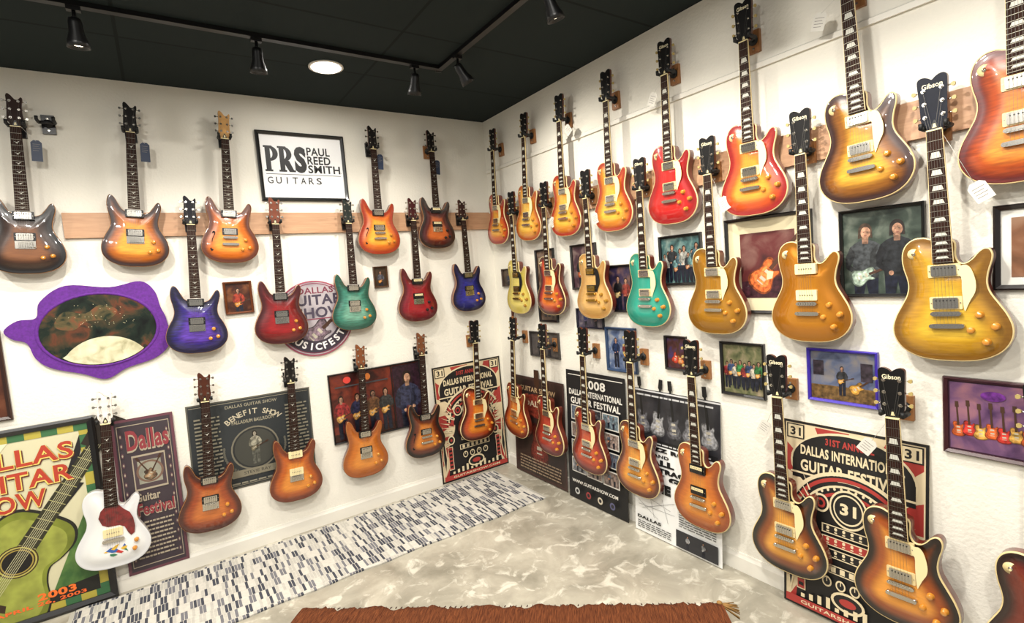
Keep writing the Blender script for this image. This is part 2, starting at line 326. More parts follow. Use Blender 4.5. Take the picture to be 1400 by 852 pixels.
# --- purple frame
def purple():
    e=bpy.data.objects.new('novelty_frame',None);COL.objects.link(e);e.location=(-2.745,-.001,1.545);top(e,'purple irregular cutout frame around oval outer space picture','novelty frame')
    px=[(4,440),(22,428),(46,426),(54,404),(90,384),(150,390),(196,384),(216,400),(222,425),(229,446),(229,482),(205,502),(160,512),(128,524),(96,512),(56,498),(38,482),(30,460),(12,452)]
    f=lambda x,y:((x-116)/224*.71,-(y-452)/136*.53)
    pts=catmull([f(*p) for p in px],5)
    P=mat('purple_felt',(86,28,124),.8,noise=.2,nscale=90)
    b=MB(); b.prism(pts,0,-.018,P); 
    obj('purple_surround',b.mesh('purple_surround'),e)
    c=f(129,451); rx,rz=.262,.20
    A=Art(.001,.001,(0,0,0)); A.b=MB(); A.W=2*rx;A.H=2*rz
    A.ell(.5,.5,.5,.5,splotch('nebula_print',[(.32,(8,12,10)),(.46,(24,34,26)),(.54,(58,50,34)),(.60,(92,52,34)),(.68,(30,38,30))],8,6,.25),48)
    A.glyph(catmull([(-.16,-.02),(-.10,.06),(0,.03),(.08,.07),(.16,.02),(.10,-.03),(0,-.02),(-.08,-.06)],4),.40,.68,.9,.1,splotch('nebula_cloud',[(.35,(30,40,28)),(.5,(84,74,48)),(.65,(120,66,44))],18,6,.25))
    n=20; mp=[]
    for i in range(n+1):
        t=pi*.12+pi*.76*i/n; mp.append((.52+.40*math.cos(t),-.12+.50*math.sin(t)+.02))
    lo=[(.5+.49*math.cos(t),.5+.49*math.sin(t)) for t in [-pi*.76+(pi*.56)*i/n for i in range(n+1)]]
    A.poly([p for p in mp if (p[0]-.5)**2+(p[1]-.5)**2<.24]+[(.16,.16)]+lo[2:-2]+[(.86,.17)],splotch('moon_print',[(.3,(150,145,112)),(.5,(196,190,158)),(.7,(214,208,182))],16,6,.3))
    for i in range(40):
        a=random.uniform(0,pi);r=random.uniform(.05,.42); A.circ(.5+r*math.cos(a),.55+r*math.sin(a)*.85,.004,(200,190,150))
    obj('oval_print',A.b.mesh('oval_print',False),e,(c[0],-.019,c[1]-rz))
    b=MB(); n=48; vs=[]
    for k,(s,y) in enumerate(((1.0,-.018),(1.03,-.026),(1.07,-.018))):
        vs+=[(c[0]+rx*s*math.cos(2*pi*i/n),y,c[1]+rz*s*math.sin(2*pi*i/n)) for i in range(n)]
    b.add(vs,[(k*n+i,k*n+(i+1)%n,(k+1)*n+(i+1)%n,(k+1)*n+i) for k in range(2) for i in range(n)],P,True); obj('oval_rim',b.mesh('oval_rim'),e)
purple()
# --- left posters
def d_p1(A):
    Y=(170,156,62);G=(54,100,62)
    n=14
    for i in range(n):
        c=Y if i%2 else G
        A.rect(.93,i/n,1,(i+1)/n,c);A.rect(0,i/n,.07,(i+1)/n,c)
    for i in range(10):
        c=G if i%2 else Y; A.rect(i/10,.955,(i+1)/10,1,c); A.rect(i/10,0,(i+1)/10,.045,c)
    A.poly([(.60,.045),(.93,.045),(.93,.55)],splotch('poster_green',[(.35,(54,92,44)),(.65,(92,124,60))],10,5,.45)); A.poly([(.07,.955),(.5,.955),(.07,.6)],(216,210,178))
    A.poly([(.93,.93),(.80,.70),(.86,.70),(.74,.52),(.92,.66),(.85,.68),(.93,.85)],(20,18,20)); A.poly([(.30,.045),(.93,.045),(.93,.13),(.50,.10)],(24,24,18))
    G1=mat('poster_guitar',(112,120,40),.4,noise=.35,nscale=9); G2=mat('poster_guitar_light',(140,146,62),.4,noise=.3,nscale=12)
    a=-.62;U,V,S=.40,.27,1.42
    A.glyph(ACC,U,V,S*1.05,a,(24,22,16)); A.glyph(ACC,U,V,S,a,G1); A.glyph(ACC,U,V,S*.88,a,G2)
    A.glyph([(-.03,.05),(.03,.05),(.025,.52),(-.025,.52)],U,V,S,a,(42,40,22))
    for k in range(12): z=.10+.035*k; A.glyph([(-.028,z),(.028,z),(.028,z+.003),(-.028,z+.003)],U,V,S,a,(150,145,96))
    A.glyph([(-.045,.50),(.045,.50),(.055,.64),(-.055,.64)],U,V,S,a,(36,28,18))
    cx=U-math.sin(a)*.045*S/A.W; cz=V+math.cos(a)*.045*S/A.H
    for r_,c_ in((.085,(60,42,20)),(.079,(170,160,80)),(.072,(50,34,18)),(.066,(150,130,60)),(.060,(16,12,8))): A.circ(cx,cz,r_,c_)
    for k in(-.015,-.009,-.003,.003,.009,.015): A.glyph([(k-.0008,-.12),(k+.0008,-.12),(k+.0008,.52),(k-.0008,.52)],U,V,S,a,(190,185,145))
    A.glyph([(-.06,-.13),(.06,-.13),(.05,-.105),(-.05,-.105)],U,V,S,a,(50,34,18))
    for t,v,w in(('DALLAS',.865,.78),('GUITAR',.745,.74),('SHOW',.635,.52)):
        u=.49 if t!='SHOW' else .42
        A.text(t,u+.010,v-.008,.098,(90,40,30),w=w,bold=.06); A.text(t,u+.004,v-.003,.098,(216,194,100),w=w,bold=.05); A.text(t,u,v,.094,(170,56,36),w=w,bold=.02)
    A.text('2003',.66,.098,.04,(230,110,40),w=.24,bold=.04); A.text('APRIL 26, 2003',.56,.060,.024,(230,100,40),w=.56,bold=.03)
framed('L',352,278.8,0.5,107,(18,17,17),.035,'black framed colourful guitar show poster with green acoustic guitar',d_p1,(200,194,160),cat='poster',name='framed_poster',lean=.022,off=.028,d=.024)
def d_p2(A):
    R=(132,50,56);C=(160,148,128); M=(84,58,66)
    A.border(.05,(96,56,66)); A.rect(.08,.04,.92,.045,C);A.rect(.08,.955,.92,.96,C);A.rect(.08,.04,.09,.96,C);A.rect(.91,.04,.92,.96,C)
    for i in range(14):
        for s in(.13,.87): A.ell(s,.09+.062*i,.025,.018,M,12);A.ell(s,.09+.062*i,.012,.009,C,8)
    A.text('Dallas',.558,.853,.14,C,w=.70,bold=.06);A.text('Dallas',.55,.86,.13,R,w=.68,bold=.03)
    A.rect(.26,.53,.80,.76,C); A.rect(.28,.542,.78,.748,(70,56,60)); A.rect(.34,.57,.72,.72,photo('poster_inset',(150,150,135),(200,196,175)))
    A.arcband(.53,.645,.06,.012,0,2*pi,(110,84,70)); A.gtr(.53,.625,.16,.5,(120,90,70)); A.gtr(.53,.625,.16,-.5,(150,120,90))
    A.text('Guitar',.45,.485,.055,C,w=.40,bold=.03); A.text('Festival',.565,.402,.085,C,w=.62,bold=.06); A.text('Festival',.56,.407,.08,R,w=.60,bold=.03)
    for i in range(9): A.tlines(.19+(i%2)*.05,.83-(i%2)*.05,.315-i*.028,.34-i*.028,1,C)
framed('L',273.2,243,8,101,None,0,'dark burgundy guitar festival poster with red script lettering',d_p2,(56,46,52),cat='poster',name='poster',off=.0145,tilt=.01)
def d_p3(A):
    C=(150,143,122); D=(88,86,76)
    A.border(.012,D); A.rect(.02,.03,.98,.035,C);A.rect(.02,.965,.98,.97,C)
    A.text('DALLAS GUITAR SHOW',.5,.92,.035,C,w=.42,bold=.01)
    A.arc('BENEFIT SHOW',.5,.42,.245,.060,(180,170,146),2.22,.92,bold=.02)
    A.text('PALLADIUM BALLROOM',.5,.735,.040,C,w=.34,bold=.02)
    A.circ(.5,.42,.245,(110,105,90));A.circ(.5,.42,.228,(34,36,36));A.circ(.5,.42,.21,(58,58,52))
    for i in range(34):
        t=pi*.95+pi*1.1*i/33; A.ell(.5+.31*math.cos(t)*A.H/A.W,.42+.29*math.sin(t),.010,.020,D,10)
    A.man(.5,.24,.38,(170,165,145),skin=(190,180,160),pants=(100,100,90),g=(140,130,104))
    A.poly([(.30,.12),(.70,.12),(.73,.16),(.70,.20),(.30,.20),(.27,.16)],(120,114,96)); A.text('STEVIE RAY',.5,.16,.032,(30,30,30),w=.22)
    A.tlines(.05,.24,.22,.87,16,(128,123,106)); A.tlines(.77,.96,.22,.87,16,(128,123,106)); A.tlines(.08,.92,.05,.09,1,(128,123,106))
framed('L',236.5,163,42,101,None,0,'wide charcoal benefit show poster with round portrait',d_p3,(38,42,44),cat='poster',name='poster',off=.0005,tilt=.02)
def d_p4(A):
    A.rect(0,.0,1,.12,nz((60,25,15)))
    for x,c in((.10,(170,50,50)),(.27,(50,50,80)),(.44,(120,80,50)),(.58,(60,60,60))): A.man(x,.03,.66,c,g=(220,160,80))
    A.rect(.68,.0,1,.98,nz((50,26,40)))
    A.man(.84,-.35,1.25,(60,64,90),skin=(215,165,130)); A.rect(.66,.0,.672,1,(12,10,10))
    A.ell(.18,.9,.04,.05,(200,60,50));A.ell(.40,.9,.03,.05,(210,120,50));A.rect(.05,.80,.62,.82,(60,60,64))
framed('L',149,78,55,106,(16,15,15),.01,'dark glossy stage photograph of several guitar players',d_p4,photo('stage_photo',(20,10,12),(70,26,22),(140,55,35),(30,25,60),scale=6))
def d_31(A):
    R=(160,52,46);K=(22,20,20);C=(214,198,162)
    n=40
    for i in range(0,n,2):
        a0=2*pi*i/n;a1=2*pi*(i+1)/n; q=lambda a:(max(.03,min(.97,.5+1.6*math.cos(a))),max(.02,min(.98,.58+1.6*math.sin(a)*.6)))
        A.poly([(.5,.58),q(a0),q(a1)],R)
    A.border(.02,K); 
    k=A.H/A.W
    A.ell(.5,.79,.44,.185,C,36); A.ell(.5,.79,.425,.173,K,36); A.rect(.075,.70,.925,.80,K)
    A.text('31ST ANNUAL',.5,.918,.036,R,w=.34,bold=.04)
    A.text('DALLAS INTERNATIONAL',.5,.853,.052,C,w=.72,bold=.035)
    A.text('GUITAR FESTIVAL',.5,.772,.060,C,w=.72,bold=.035)
    A.rect(.06,.722,.94,.732,C)
    for u in(.10,.90): A.rect(u-.07,.905,u+.07,.982,K);A.rect(u-.060,.911,u+.060,.976,C);A.text('31',u,.943,.045,K,w=.085,bold=.03)
    A.glyph(LPC,.5,.40,1.42*A.H/.9,0,K); A.glyph([(-x,z) for x,z in LPC],.5,.40,1.42*A.H/.9,0,K)
    A.poly([(.10,.04),(.90,.04),(.84,.36),(.16,.36)],K)
    for j,(rr,cc) in enumerate(((.300,C),(.285,K),(.272,R),(.255,K),(.235,C),(.228,K),(.200,R),(.188,K))):
        A.arcband(.5,.48,rr-.018,.018 if cc!=K else .014,.15*pi if j<3 else 0,.85*pi if j<3 else pi,cc)
    for i in range(23):
        t=pi*i/22; A.ell(.5+.315*k*math.cos(t)*.72,.48+.30*math.sin(t)*.72,.010,.008,C,8)
    for s in(-1,1):
        for j in range(7):
            t=.30+j*.20; A.glyph([(-.008,-.03),(.008,-.03),(.013,.03),(0,.06),(-.013,.03)],.5+s*(.24+.12*math.sin(t)),.60-.055*j,A.H/.9*1.0,-s*(.5+t),C if j%2 else R)
            A.glyph([(-.003,-.02),(.003,-.02),(0,.05)],.5+s*(.24+.12*math.sin(t)),.60-.055*j,A.H/.9*1.0,-s*(.5+t),K)
        for j in range(9):
            t=.05+j*.17; A.glyph([(-.004,-.03),(.004,-.03),(0,.055)],.5+s*(.30+.10*math.sin(t*1.1)),.68-.035*j,A.H/.9,-s*(.35+t),C)
        A.ell(.5+s*.20,.60,.062,.048,C,24);A.ell(.5+s*.20,.60,.048,.037,K,20);A.ell(.5+s*.20,.60,.034,.026,R,16);A.ell(.5+s*.20,.60,.018,.014,K,10)
        A.rect(.5+s*.355-.035,.10,.5+s*.355+.035,.30,C);A.rect(.5+s*.355-.028,.106,.5+s*.355+.028,.294,R)
        for j in range(5): A.rect(.5+s*.355-.02,.12+j*.034,.5+s*.355+.02,.138+j*.034,K)
        A.ell(.5+s*.33,.355,.05,.04,C,18);A.ell(.5+s*.33,.355,.036,.029,K,16);A.ell(.5+s*.33,.355,.016,.013,R,10)
        A.poly([(.5+s*.44,.07),(.5+s*.40,.20),(.5+s*.44,.50),(.5+s*.465,.20)],C)
        A.poly([(.5+s*.44,.10),(.5+s*.415,.20),(.5+s*.44,.42),(.5+s*.455,.20)],K)
    A.ell(.5,.60,.135,.098,C,30);A.ell(.5,.60,.122,.088,K,30);A.ell(.5,.60,.105,.076,C,30);A.ell(.5,.60,.095,.068,K,30);A.text('31',.5,.60,.058,C,w=.115,bold=.04)
    for i,v in enumerate((.455,.395,.335)):
        A.rect(.31,v,.69,v+.046,C);A.rect(.32,v+.005,.68,v+.041,K if i!=1 else R)
        for j in range(6): A.ell(.355+j*.058,v+.030,.011,.009,C,10);A.rect(.345+j*.058,v+.010,.365+j*.058,v+.016,C)
    A.rect(.28,.255,.72,.30,C); A.rect(.29,.260,.71,.295,K)
    for j in range(6): A.rect(.315+j*.065,.264,.35+j*.065,.291,C)
    for j in range(4): A.ell(.35+j*.10,.205,.036,.028,C,16);A.ell(.35+j*.10,.205,.026,.020,K,12);A.rect(.347+j*.10,.205,.353+j*.10,.225,C)
    A.ell(.5,.13,.12,.05,C,20);A.ell(.5,.13,.10,.038,K,20);A.ell(.5,.13,.06,.02,R,16)
    for j in range(11): A.rect(.15+j*.065,.065,.18+j*.065,.085+.012*(j*5%4),C)
    A.rect(.03,.018,.97,.058,R); A.text('GUITARSHOW.COM',.5,.038,.018,C,w=.7,bold=.02)
framed('L',68,3,1,97,None,0,'red black and cream guitar festival poster with mandala artwork',d_31,(210,192,156),cat='poster',name='festival_poster',lean=.016,off=.017,group='guitar festival mandala posters')
framed('R',247,303.5,0.5,89,None,0,'red black and cream festival poster leaning against white wall',d_31,(210,192,156),cat='poster',name='festival_poster',lean=.068,off=.066,group='guitar festival mandala posters')
# --- right wall frames
framed('R',13,29,157,172,(60,45,35),.012,'tiny framed photo behind pale yellow guitar',lambda A:A.man(.5,-.2,1,(60,70,90)),photo('small_photo_a',(40,40,45),(120,100,80),scale=16))
framed('R',61,83,129,184,(25,22,22),.014,'tall black framed photo behind red sunburst guitar',lambda A:(A.man(.4,.05,.7,(120,40,40),g=(180,120,50)),A.rect(.1,.75,.9,.9,(150,140,120))),photo('small_photo_b',(40,35,35),(120,90,70),(160,150,140),scale=12))
framed('R',102,127,153,184,(30,26,24),.014,'dark framed concert photo behind natural blond guitar',lambda A:(A.man(.35,-.1,.9,(30,30,40),g=(190,90,40)),A.man(.7,-.1,.85,(90,90,100))),photo('small_photo_c',(30,25,40),(90,60,70),(160,140,130),scale=14))
framed('R',136,157,138,168,(22,20,22),.014,'black framed stage photo behind turquoise guitar',lambda A:(A.man(.4,-.05,.85,(20,20,25),g=(210,180,120)),A.man(.75,-.05,.8,(150,60,50))),photo('small_photo_d',(25,20,40),(60,50,80),(150,110,90),scale=14))
framed('R',179,207,154,182,(15,15,15),.014,'black framed group photo of many performers',lambda A:[A.man(.08+.105*i,.06-.04*(i%2),.60+.1*(i%3),[(70,100,110),(190,190,180),(40,45,50),(110,150,150)][i%4],g=(180,120,80) if i%3==0 else None) for i in range(9)],photo('group_photo',(20,30,32),(80,120,120),(160,180,170),scale=18))
def d_gp(A):
    A.poly([(0,0),(1,0),(1,.35),(0,.25)],nz((70,35,45)))
    A.gtr(.46,.34,1.25*A.H,-.72,(236,116,54),(70,40,25)); A.glyph([(-.02,.06),(.05,.10),(.09,.03),(.05,-.03)],.46,.34,1.25*A.H,-.72,(215,195,150))
framed('R',221,263,139,186,(22,20,20),.016,'large black frame with cream mat around sunburst guitar photo',d_gp,photo('guitar_photo_bg',(60,30,35),(110,50,50),(150,110,100),scale=8),matc=(206,194,160),matw=.065)
framed('R',274,303.5,147,183,(14,14,14),.012,'black framed photo of two people holding a pale guitar',lambda A:(A.man(.30,-.38,1.25,(70,74,76),hair=(80,62,48),g=(185,205,185)),A.man(.70,-.36,1.24,(40,42,46),hair=(45,36,32))),photo('couple_photo',(30,40,34),(70,82,72),(130,140,125),scale=14))
framed('R',322.5,352,149,178,(30,24,24),.018,'dark framed portrait on white mat',lambda A:A.man(.45,-.5,1.3,(150,50,50),hair=(120,80,50)),photo('portrait_photo',(90,60,40),(150,100,70),(190,150,120)),matc=(215,212,204),matw=.03)
framed('R',104,130,126,140,(25,25,40),.010,'small framed blue toned snapshot',lambda A:(A.man(.3,-.1,.95,(60,70,130)),A.man(.7,-.1,.95,(90,60,80))),photo('snap_a',(40,40,70),(100,90,110),(170,160,160),scale=20))
framed('R',131,157,99,128,(40,60,90),.016,'blue framed snapshot of musicians',lambda A:(A.man(.3,.05,.75,(30,50,90)),A.man(.68,.05,.75,(170,70,60),g=(220,160,70))),photo('snap_b',(35,50,90),(110,130,170),(210,210,210),scale=16))
framed('R',46,82,101,121,(45,40,38),.012,'small dark framed snapshot',lambda A:(A.man(.3,-.1,.9,(60,60,70)),A.man(.65,-.1,.9,(120,70,50))),photo('snap_c',(60,60,62),(120,110,105),scale=16))
framed('R',179,194,105,125,(24,18,16),.012,'small dark framed photo of red guitars',lambda A:(A.gtr(.45,.35,.15,-.3,(190,60,40)),A.gtr(.7,.30,.13,.2,(205,120,60))),photo('snap_d',(50,20,25),(90,50,50),(60,60,120),scale=20))
framed('R',215,239,96,124,(18,16,16),.014,'black framed photo of a crowd around guitars',lambda A:[A.man(.10+.115*i,.10+.05*(i%2),.55,[(150,50,50),(60,80,120),(210,200,180),(60,130,70)][i%4],g=(220,150,70) if i%2 else None) for i in range(8)],photo('crowd_photo',(50,70,40),(130,130,90),(190,170,140),scale=20))
framed('R',259,287,100,124,(60,42,160),.012,'bright blue violet framed stage photo',lambda A:(A.rect(0,0,1,.3,nz((120,90,50))),A.man(.5,.12,.6,(60,60,65),g=(205,150,70)),A.gtr(.72,.3,.14,-.9,(205,150,60)),A.rect(.05,.5,.22,.8,nz((60,50,60))),A.rect(.78,.45,.95,.8,nz((60,50,60)))),photo('stage_photo_b',(50,60,90),(110,120,150),(160,150,140),scale=14))
framed('R',308,336,88,117,(58,18,26),.014,'dark maroon framed photo of a guitar display',lambda A:([A.gtr(.10+.13*i,.30+.03*(i%2),.13,.05,[(225,100,45),(210,55,45),(230,170,80)][i%3]) for i in range(7)],A.ell(.5,.84,.14,.07,nz((120,50,150)))),photo('display_photo',(60,35,80),(130,90,130),(190,130,140),scale=10),matc=(60,30,50),matw=.008)
# floor posters right
def d_q1(A):
    A.border(.03,(60,40,36)); A.gtr(.5,.35,.75,0,(120,45,35)); A.ell(.5,.72,.30,.12,nz((150,60,45))); A.text('DALLAS',.5,.74,.06,(200,180,150),w=.5,bold=.03)
    A.text('GUITAR SHOW',.5,.88,.05,(180,150,113),w=.7,bold=.02); A.tlines(.1,.9,.05,.20,5,(140,120,98))
framed('R',17,84,1,83,None,0,'dark brown guitar show poster standing near corner',d_q1,photo('dark_poster',(42,34,32),(70,50,45)),cat='poster',name='poster',off=.045,lean=.04)
def d_q2(A):
    C=(220,216,206)
    A.rect(.04,.965,.96,.97,C)
    A.text('2008',.5,.91,.065,C,w=.38,bold=.03); A.text('DALLAS INTERNATIONAL',.5,.835,.045,C,w=.90,bold=.025); A.text('GUITAR FESTIVAL',.5,.77,.05,C,w=.84,bold=.03)
    cs=[(110,120,135),(150,130,120),(90,90,95),(160,160,165),(120,140,150),(170,150,140)]
    for i in range(3):
        for j in range(4):
            u=.08+.29*i;v=.62-.135*j
            A.rect(u,v,u+.26,v+.115,(195,192,184));A.rect(u+.012,v+.008,u+.248,v+.107,nz(cs[(i*2+j)%6]));A.man(u+.10,v+.010,.095,cs[(i+j*3+1)%6],g=(190,120,80) if (i+j)%2 else None);A.man(u+.18,v+.010,.09,cs[(i+j+2)%6])
    A.text('WWW.GUITARSHOW.COM',.5,.155,.025,C,w=.78,bold=.02)
    for i in range(4): A.circ(.2+.2*i,.08,.026,[(180,180,175),(140,50,50),(190,180,160),(80,80,110)][i]);A.circ(.2+.2*i,.08,.014,(30,30,34))
framed('R',88,146,0.5,95,None,0,'black guitar festival poster with photo grid leaning on wall',d_q2,(20,20,22),cat='poster',name='poster',off=.060,lean=.050)
def d_q3(A):
    K=(18,18,20)
    A.rect(0,.63,1,1,photo('mono_photo',(30,30,33),(70,70,75),scale=8))
    for i in range(5): A.gtr(.12+.19*i,.78,.34,(.1,-.1)[i%2],[(120,120,125),(170,170,172),(95,95,100)][i%3],(20,20,20))
    A.rect(.0,.985,1,.995,(200,200,200)); A.tlines(.05,.95,.955,.98,1,(190,190,190)); A.rect(.03,.637,.97,.668,(20,20,22)); A.tlines(.08,.92,.642,.662,1,(190,190,190))
    for t,v,h,w in(('JAZZZ ROSE',.605,.036,.72),('GARLAND',.565,.022,.40),('WALL',.522,.042,.46),('CONTRACT US',.472,.034,.84),('BUY G',.425,.042,.52),('COME SEE US',.350,.070,.92)):
        A.text(t,.04,v,h,K,w=w,bold=.08 if h>.03 else .04,left=True)
    for l in((.06,.27,.45,.22),(.1,.17,.5,.28),(.2,.28,.25,.13),(.35,.28,.42,.13),(.05,.22,.3,.13),(.05,.19,.5,.20)): A.line(l[0],l[1],l[2],l[3],.002,(120,120,120))
    A.tlines(.55,.95,.15,.28,9,(90,90,90)); A.text('DALLAS',.04,.105,.022,K,w=.30,bold=.05,left=True); A.tlines(.04,.46,.03,.085,4,(60,60,60))
    A.rect(.52,.015,.97,.125,(40,40,44)); A.man(.65,.02,.09,(190,190,190)); A.man(.82,.02,.09,(150,150,150),g=(160,160,160))
framed('R',153,214,0.5,91,None,0,'white flyer poster with monochrome guitar photo and bold text',d_q3,(226,226,223),cat='poster',name='poster',off=.070,lean=.062)
# ------------------------------------------------------------ guitars
def body_mesh(P,spine,name):
    O=catmull(P,4); n=len(O)
    ts=[0,.012,.05,.10,.17,.26,.38,.52,.68,.84,1]
    def dist(x,z):
        m=9
        for i in range(n):
            ax,az=O[i];bx,bz=O[(i+1)%n]; dx,dz=bx-ax,bz-az; L=dx*dx+dz*dz or 1e-12; t=max(0,min(1,((x-ax)*dx+(z-az)*dz)/L)); m=min(m,math.hypot(x-ax-t*dx,z-az-t*dz))
        return m
    rings=[];ED=[]
    for t in ts:
        ring=[]
        for x,z in O:
            sx,sz=0,max(spine[0],min(spine[1],z)); X=x*(1-t)+sx*t; Z=z*(1-t)+sz*t
            d=0 if t==0 else dist(X,Z); q=max(0,min(1,(d-.012)/.06)); h=.012*q*q*(3-2*q); y=-.045-h+(.0015 if t==0 else 0)
            ring.append((X,y,Z)); ED.append(d)
        rings.append(ring)
    vs=[v for r in rings for v in r]; k=len(ts)
    me=bpy.data.meshes.new(name)
    fs=[(j*n+i,j*n+(i+1)%n,(j+1)*n+(i+1)%n,(j+1)*n+i) for j in range(k-1) for i in range(n)]
    nt=len(fs); o=len(vs)
    vs+=[(x,-.004,z) for x,z in O]+[(x*.985,0,z*.985) for x,z in O]; ED+=[0]*(2*n)
    fs+=[(i,(i+1)%n,o+(i+1)%n,o+i) for i in range(n)]+[(o+i,o+(i+1)%n,o+n+(i+1)%n,o+n+i) for i in range(n)]+[tuple(o+n+i for i in range(n))]
    me.from_pydata(vs,[],fs); me.materials.append(SIDE); me.materials.append(SIDE)
    me.polygons.foreach_set('material_index',[0]*nt+[1]*(len(fs)-nt)); me.polygons.foreach_set('use_smooth',[True]*nt+[True]*(2*n)+[False])
    at=me.attributes.new('edge_distance','FLOAT','POINT'); at.data.foreach_set('value',ED)
    bm=bmesh.new(); bm.from_mesh(me); bmesh.ops.recalc_face_normals(bm,faces=bm.faces)
    for e in bm.edges:
        if len(e.link_faces)==2 and e.link_faces[0].material_index!=e.link_faces[1].material_index: e.smooth=False
    bm.to_mesh(me); bm.free()
    return me,O
LPB,LO=body_mesh(LPO,(-.10,.06),'carved_single_cut_body'); PRB,PO=body_mesh(PRO,(-.10,.0),'carved_double_cut_body')
def binding(O,name,m,inn=.0026):
    n=len(O); b=MB()
    def off(d):
        out=[]
        for i in range(n):
            x0,z0=O[i-1];x1,z1=O[(i+1)%n]; tx,tz=x1-x0,z1-z0; L=math.hypot(tx,tz) or 1; nx,nz_=-tz/L,tx/L
            out.append((O[i][0]+nx*d,O[i][1]+nz_*d))
        return out
    area=sum(O[i][0]*O[(i+1)%n][1]-O[(i+1)%n][0]*O[i][1] for i in range(n)); s=-1 if area>0 else 1
    A=off(.0009*s);B=off(-inn*s)
    vs=[(x,-.038,z) for x,z in A]+[(x,-.0452,z) for x,z in A]+[(x,-.0458,z) for x,z in B]
    b.add(vs,[(k*n+i,k*n+(i+1)%n,(k+1)*n+(i+1)%n,(k+1)*n+i) for k in range(2) for i in range(n)],m,True)
    return b.mesh(name,False)
LBIND=binding(LO,'cream_binding',CREAM); PBIND=binding(PO,'natural_edge',mat('natural_maple_edge',(150,104,60),.4),.0010)
def fretz(k,L=.628): return -L*(1-2**(-k/12))
def neck_meshes(L,end,style):
    w=lambda z:.0215+(.0285-.0215)*min(1,-z/.46)
    b=MB(); b.prism([(-w(0),0),(w(0),0),(w(end),end),(-w(end),end)],-.059,-.066,ROSE)
    for s in(-1,1): b.prism([(s*w(0),0),(s*(w(0)+.0012),0),(s*(w(end)+.0012),end),(s*w(end),end)],-.059,-.0662,CREAM if style=='lp' else ROSE)
    for k in range(1,23):
        z=fretz(k,L)
        if z<end: break
        b.box(-w(z),w(z),-.066,-.0672,z-.0006,z+.0006,FRET)
    for k in(3,5,7,9,12,15,17,19,21):
        z0,z1=fretz(k-1,L),fretz(k,L)
        if z1<end: break
        zc=(z0+z1)/2; hh=abs(z0-z1)*.32; ww=w(zc)*.66
        if style=='lp': b.add([(-ww,-.0664,zc-hh),(ww,-.0664,zc-hh),(ww*.72,-.0664,zc+hh),(-ww*.72,-.0664,zc+hh)],[(0,1,2,3)],PEARL)
        else:
            h=min(hh,.0075); ww*=.85
            b.add([(x*ww,-.0664,zc+y*h) for x,y in((-.9,.5),(-.3,.35),(0,.05),(.3,.45),(.95,1),(.45,.0),(.15,-.5),(.25,-1),(-.1,-.7),(-.2,-.1))],[tuple(range(10))],PEARL)
    fb=b.mesh('fretboard',False)
    b=MB(); e2=-.40
    n=8; vs=[]
    for z in(.01,-.02,-.25,-.37,e2-.03):
        hw=w(z); dp=.016 if z>-.36 else .02
        for i in range(n+1):
            t=pi*i/n; vs.append((-hw*math.cos(t),-.059+dp*math.sin(t),z))
    b.add(vs,[(r*(n+1)+i,r*(n+1)+i+1,(r+1)*(n+1)+i+1,(r+1)*(n+1)+i) for r in range(4) for i in range(n)]+[tuple(range(n+1)),tuple(range(4*(n+1),5*(n+1)))],NECKW,True)
    nk=b.mesh('neck')
    b=MB()
    for i in range(6):
        x0=-.0175+.007*i; x1=-.0255+.0102*i; r=.00035
        b.add([(x0-r,-.068,.004),(x0+r,-.068,.004),(x1+r,-.0725,-L),(x1-r,-.0725,-L)],[(0,1,2,3)],STR)
        b.add([(x1-r,-.0725,-L),(x1+r,-.0725,-L),(x1+r,-.068,-L-.045),(x1-r,-.068,-L-.045)],[(0,1,2,3)],STR)
        xx=-.025 if i<3 else .025; zz=[.05,.095,.14,.14,.095,.05][i]
        b.add([(x0-r,-.068,.004),(x0+r,-.068,.004),(xx+r,-.0645,zz),(xx-r,-.0645,zz)],[(0,1,2,3)],STR)
    return fb,nk,b.mesh('strings',False)
LFB,LNK,LST=neck_meshes(.628,-.455,'lp'); PFB,PNK,PST=neck_meshes(.633,-.455,'pr')
def head(pts,face,name):
    b=MB(); b.prism(pts,-.041,-.0555,NECKW); b.prism([(x*.995,z) for x,z in pts],-.0556,-.0575,face); return b.mesh(name)
LH=catmull([(-.0215,0),(-.0235,.012),(-.035,.032),(-.0375,.06),(-.039,.11),(-.042,.165),(-.038,.182),(-.024,.186),(-.010,.180),(0,.172),(.010,.180),(.024,.186),(.038,.182),(.042,.165),(.039,.11),(.0375,.06),(.035,.032),(.0235,.012),(.0215,0)],3)
PH=catmull([(-.0215,0),(-.023,.015),(-.033,.038),(-.032,.08),(-.030,.13),(-.032,.165),(-.024,.178),(-.010,.168),(.004,.150),(.017,.149),(.029,.164),(.035,.155),(.031,.12),(.031,.08),(.033,.038),(.023,.015),(.0215,0)],3)
_h={}
def headmesh(kind,c):
    k=(kind,c)
    if k not in _h: _h[k]=head(LH if kind=='lp' else PH,mat('headstock_veneer',c,.55,noise=.15,nscale=30,spec=.2),'headstock')
    return _h[k]
def peg(m,name):
    b=MB(); b.cyl((0,-.048,0),(.011,-.048,0),.0025,.0025,CHROME,8); b.cyl((-.013,-.056,0),(-.013,-.066,0),.004,.0035,CHROME,10); b.cyl((-.013,-.0575,0),(-.013,-.0585,0),.0065,.0065,CHROME,12)
    pts=[(.010,-.003),(.014,-.006),(.019,-.007),(.0225,-.004),(.0225,.004),(.019,.007),(.014,.006),(.010,.003)]
    b.prism(pts,-.0445,-.0515,m); return b.mesh(name)
PEGC=peg(mat('aged_peg',(166,146,90),.45),'tuning_peg');PEGK=peg(CHROME,'tuning_peg')
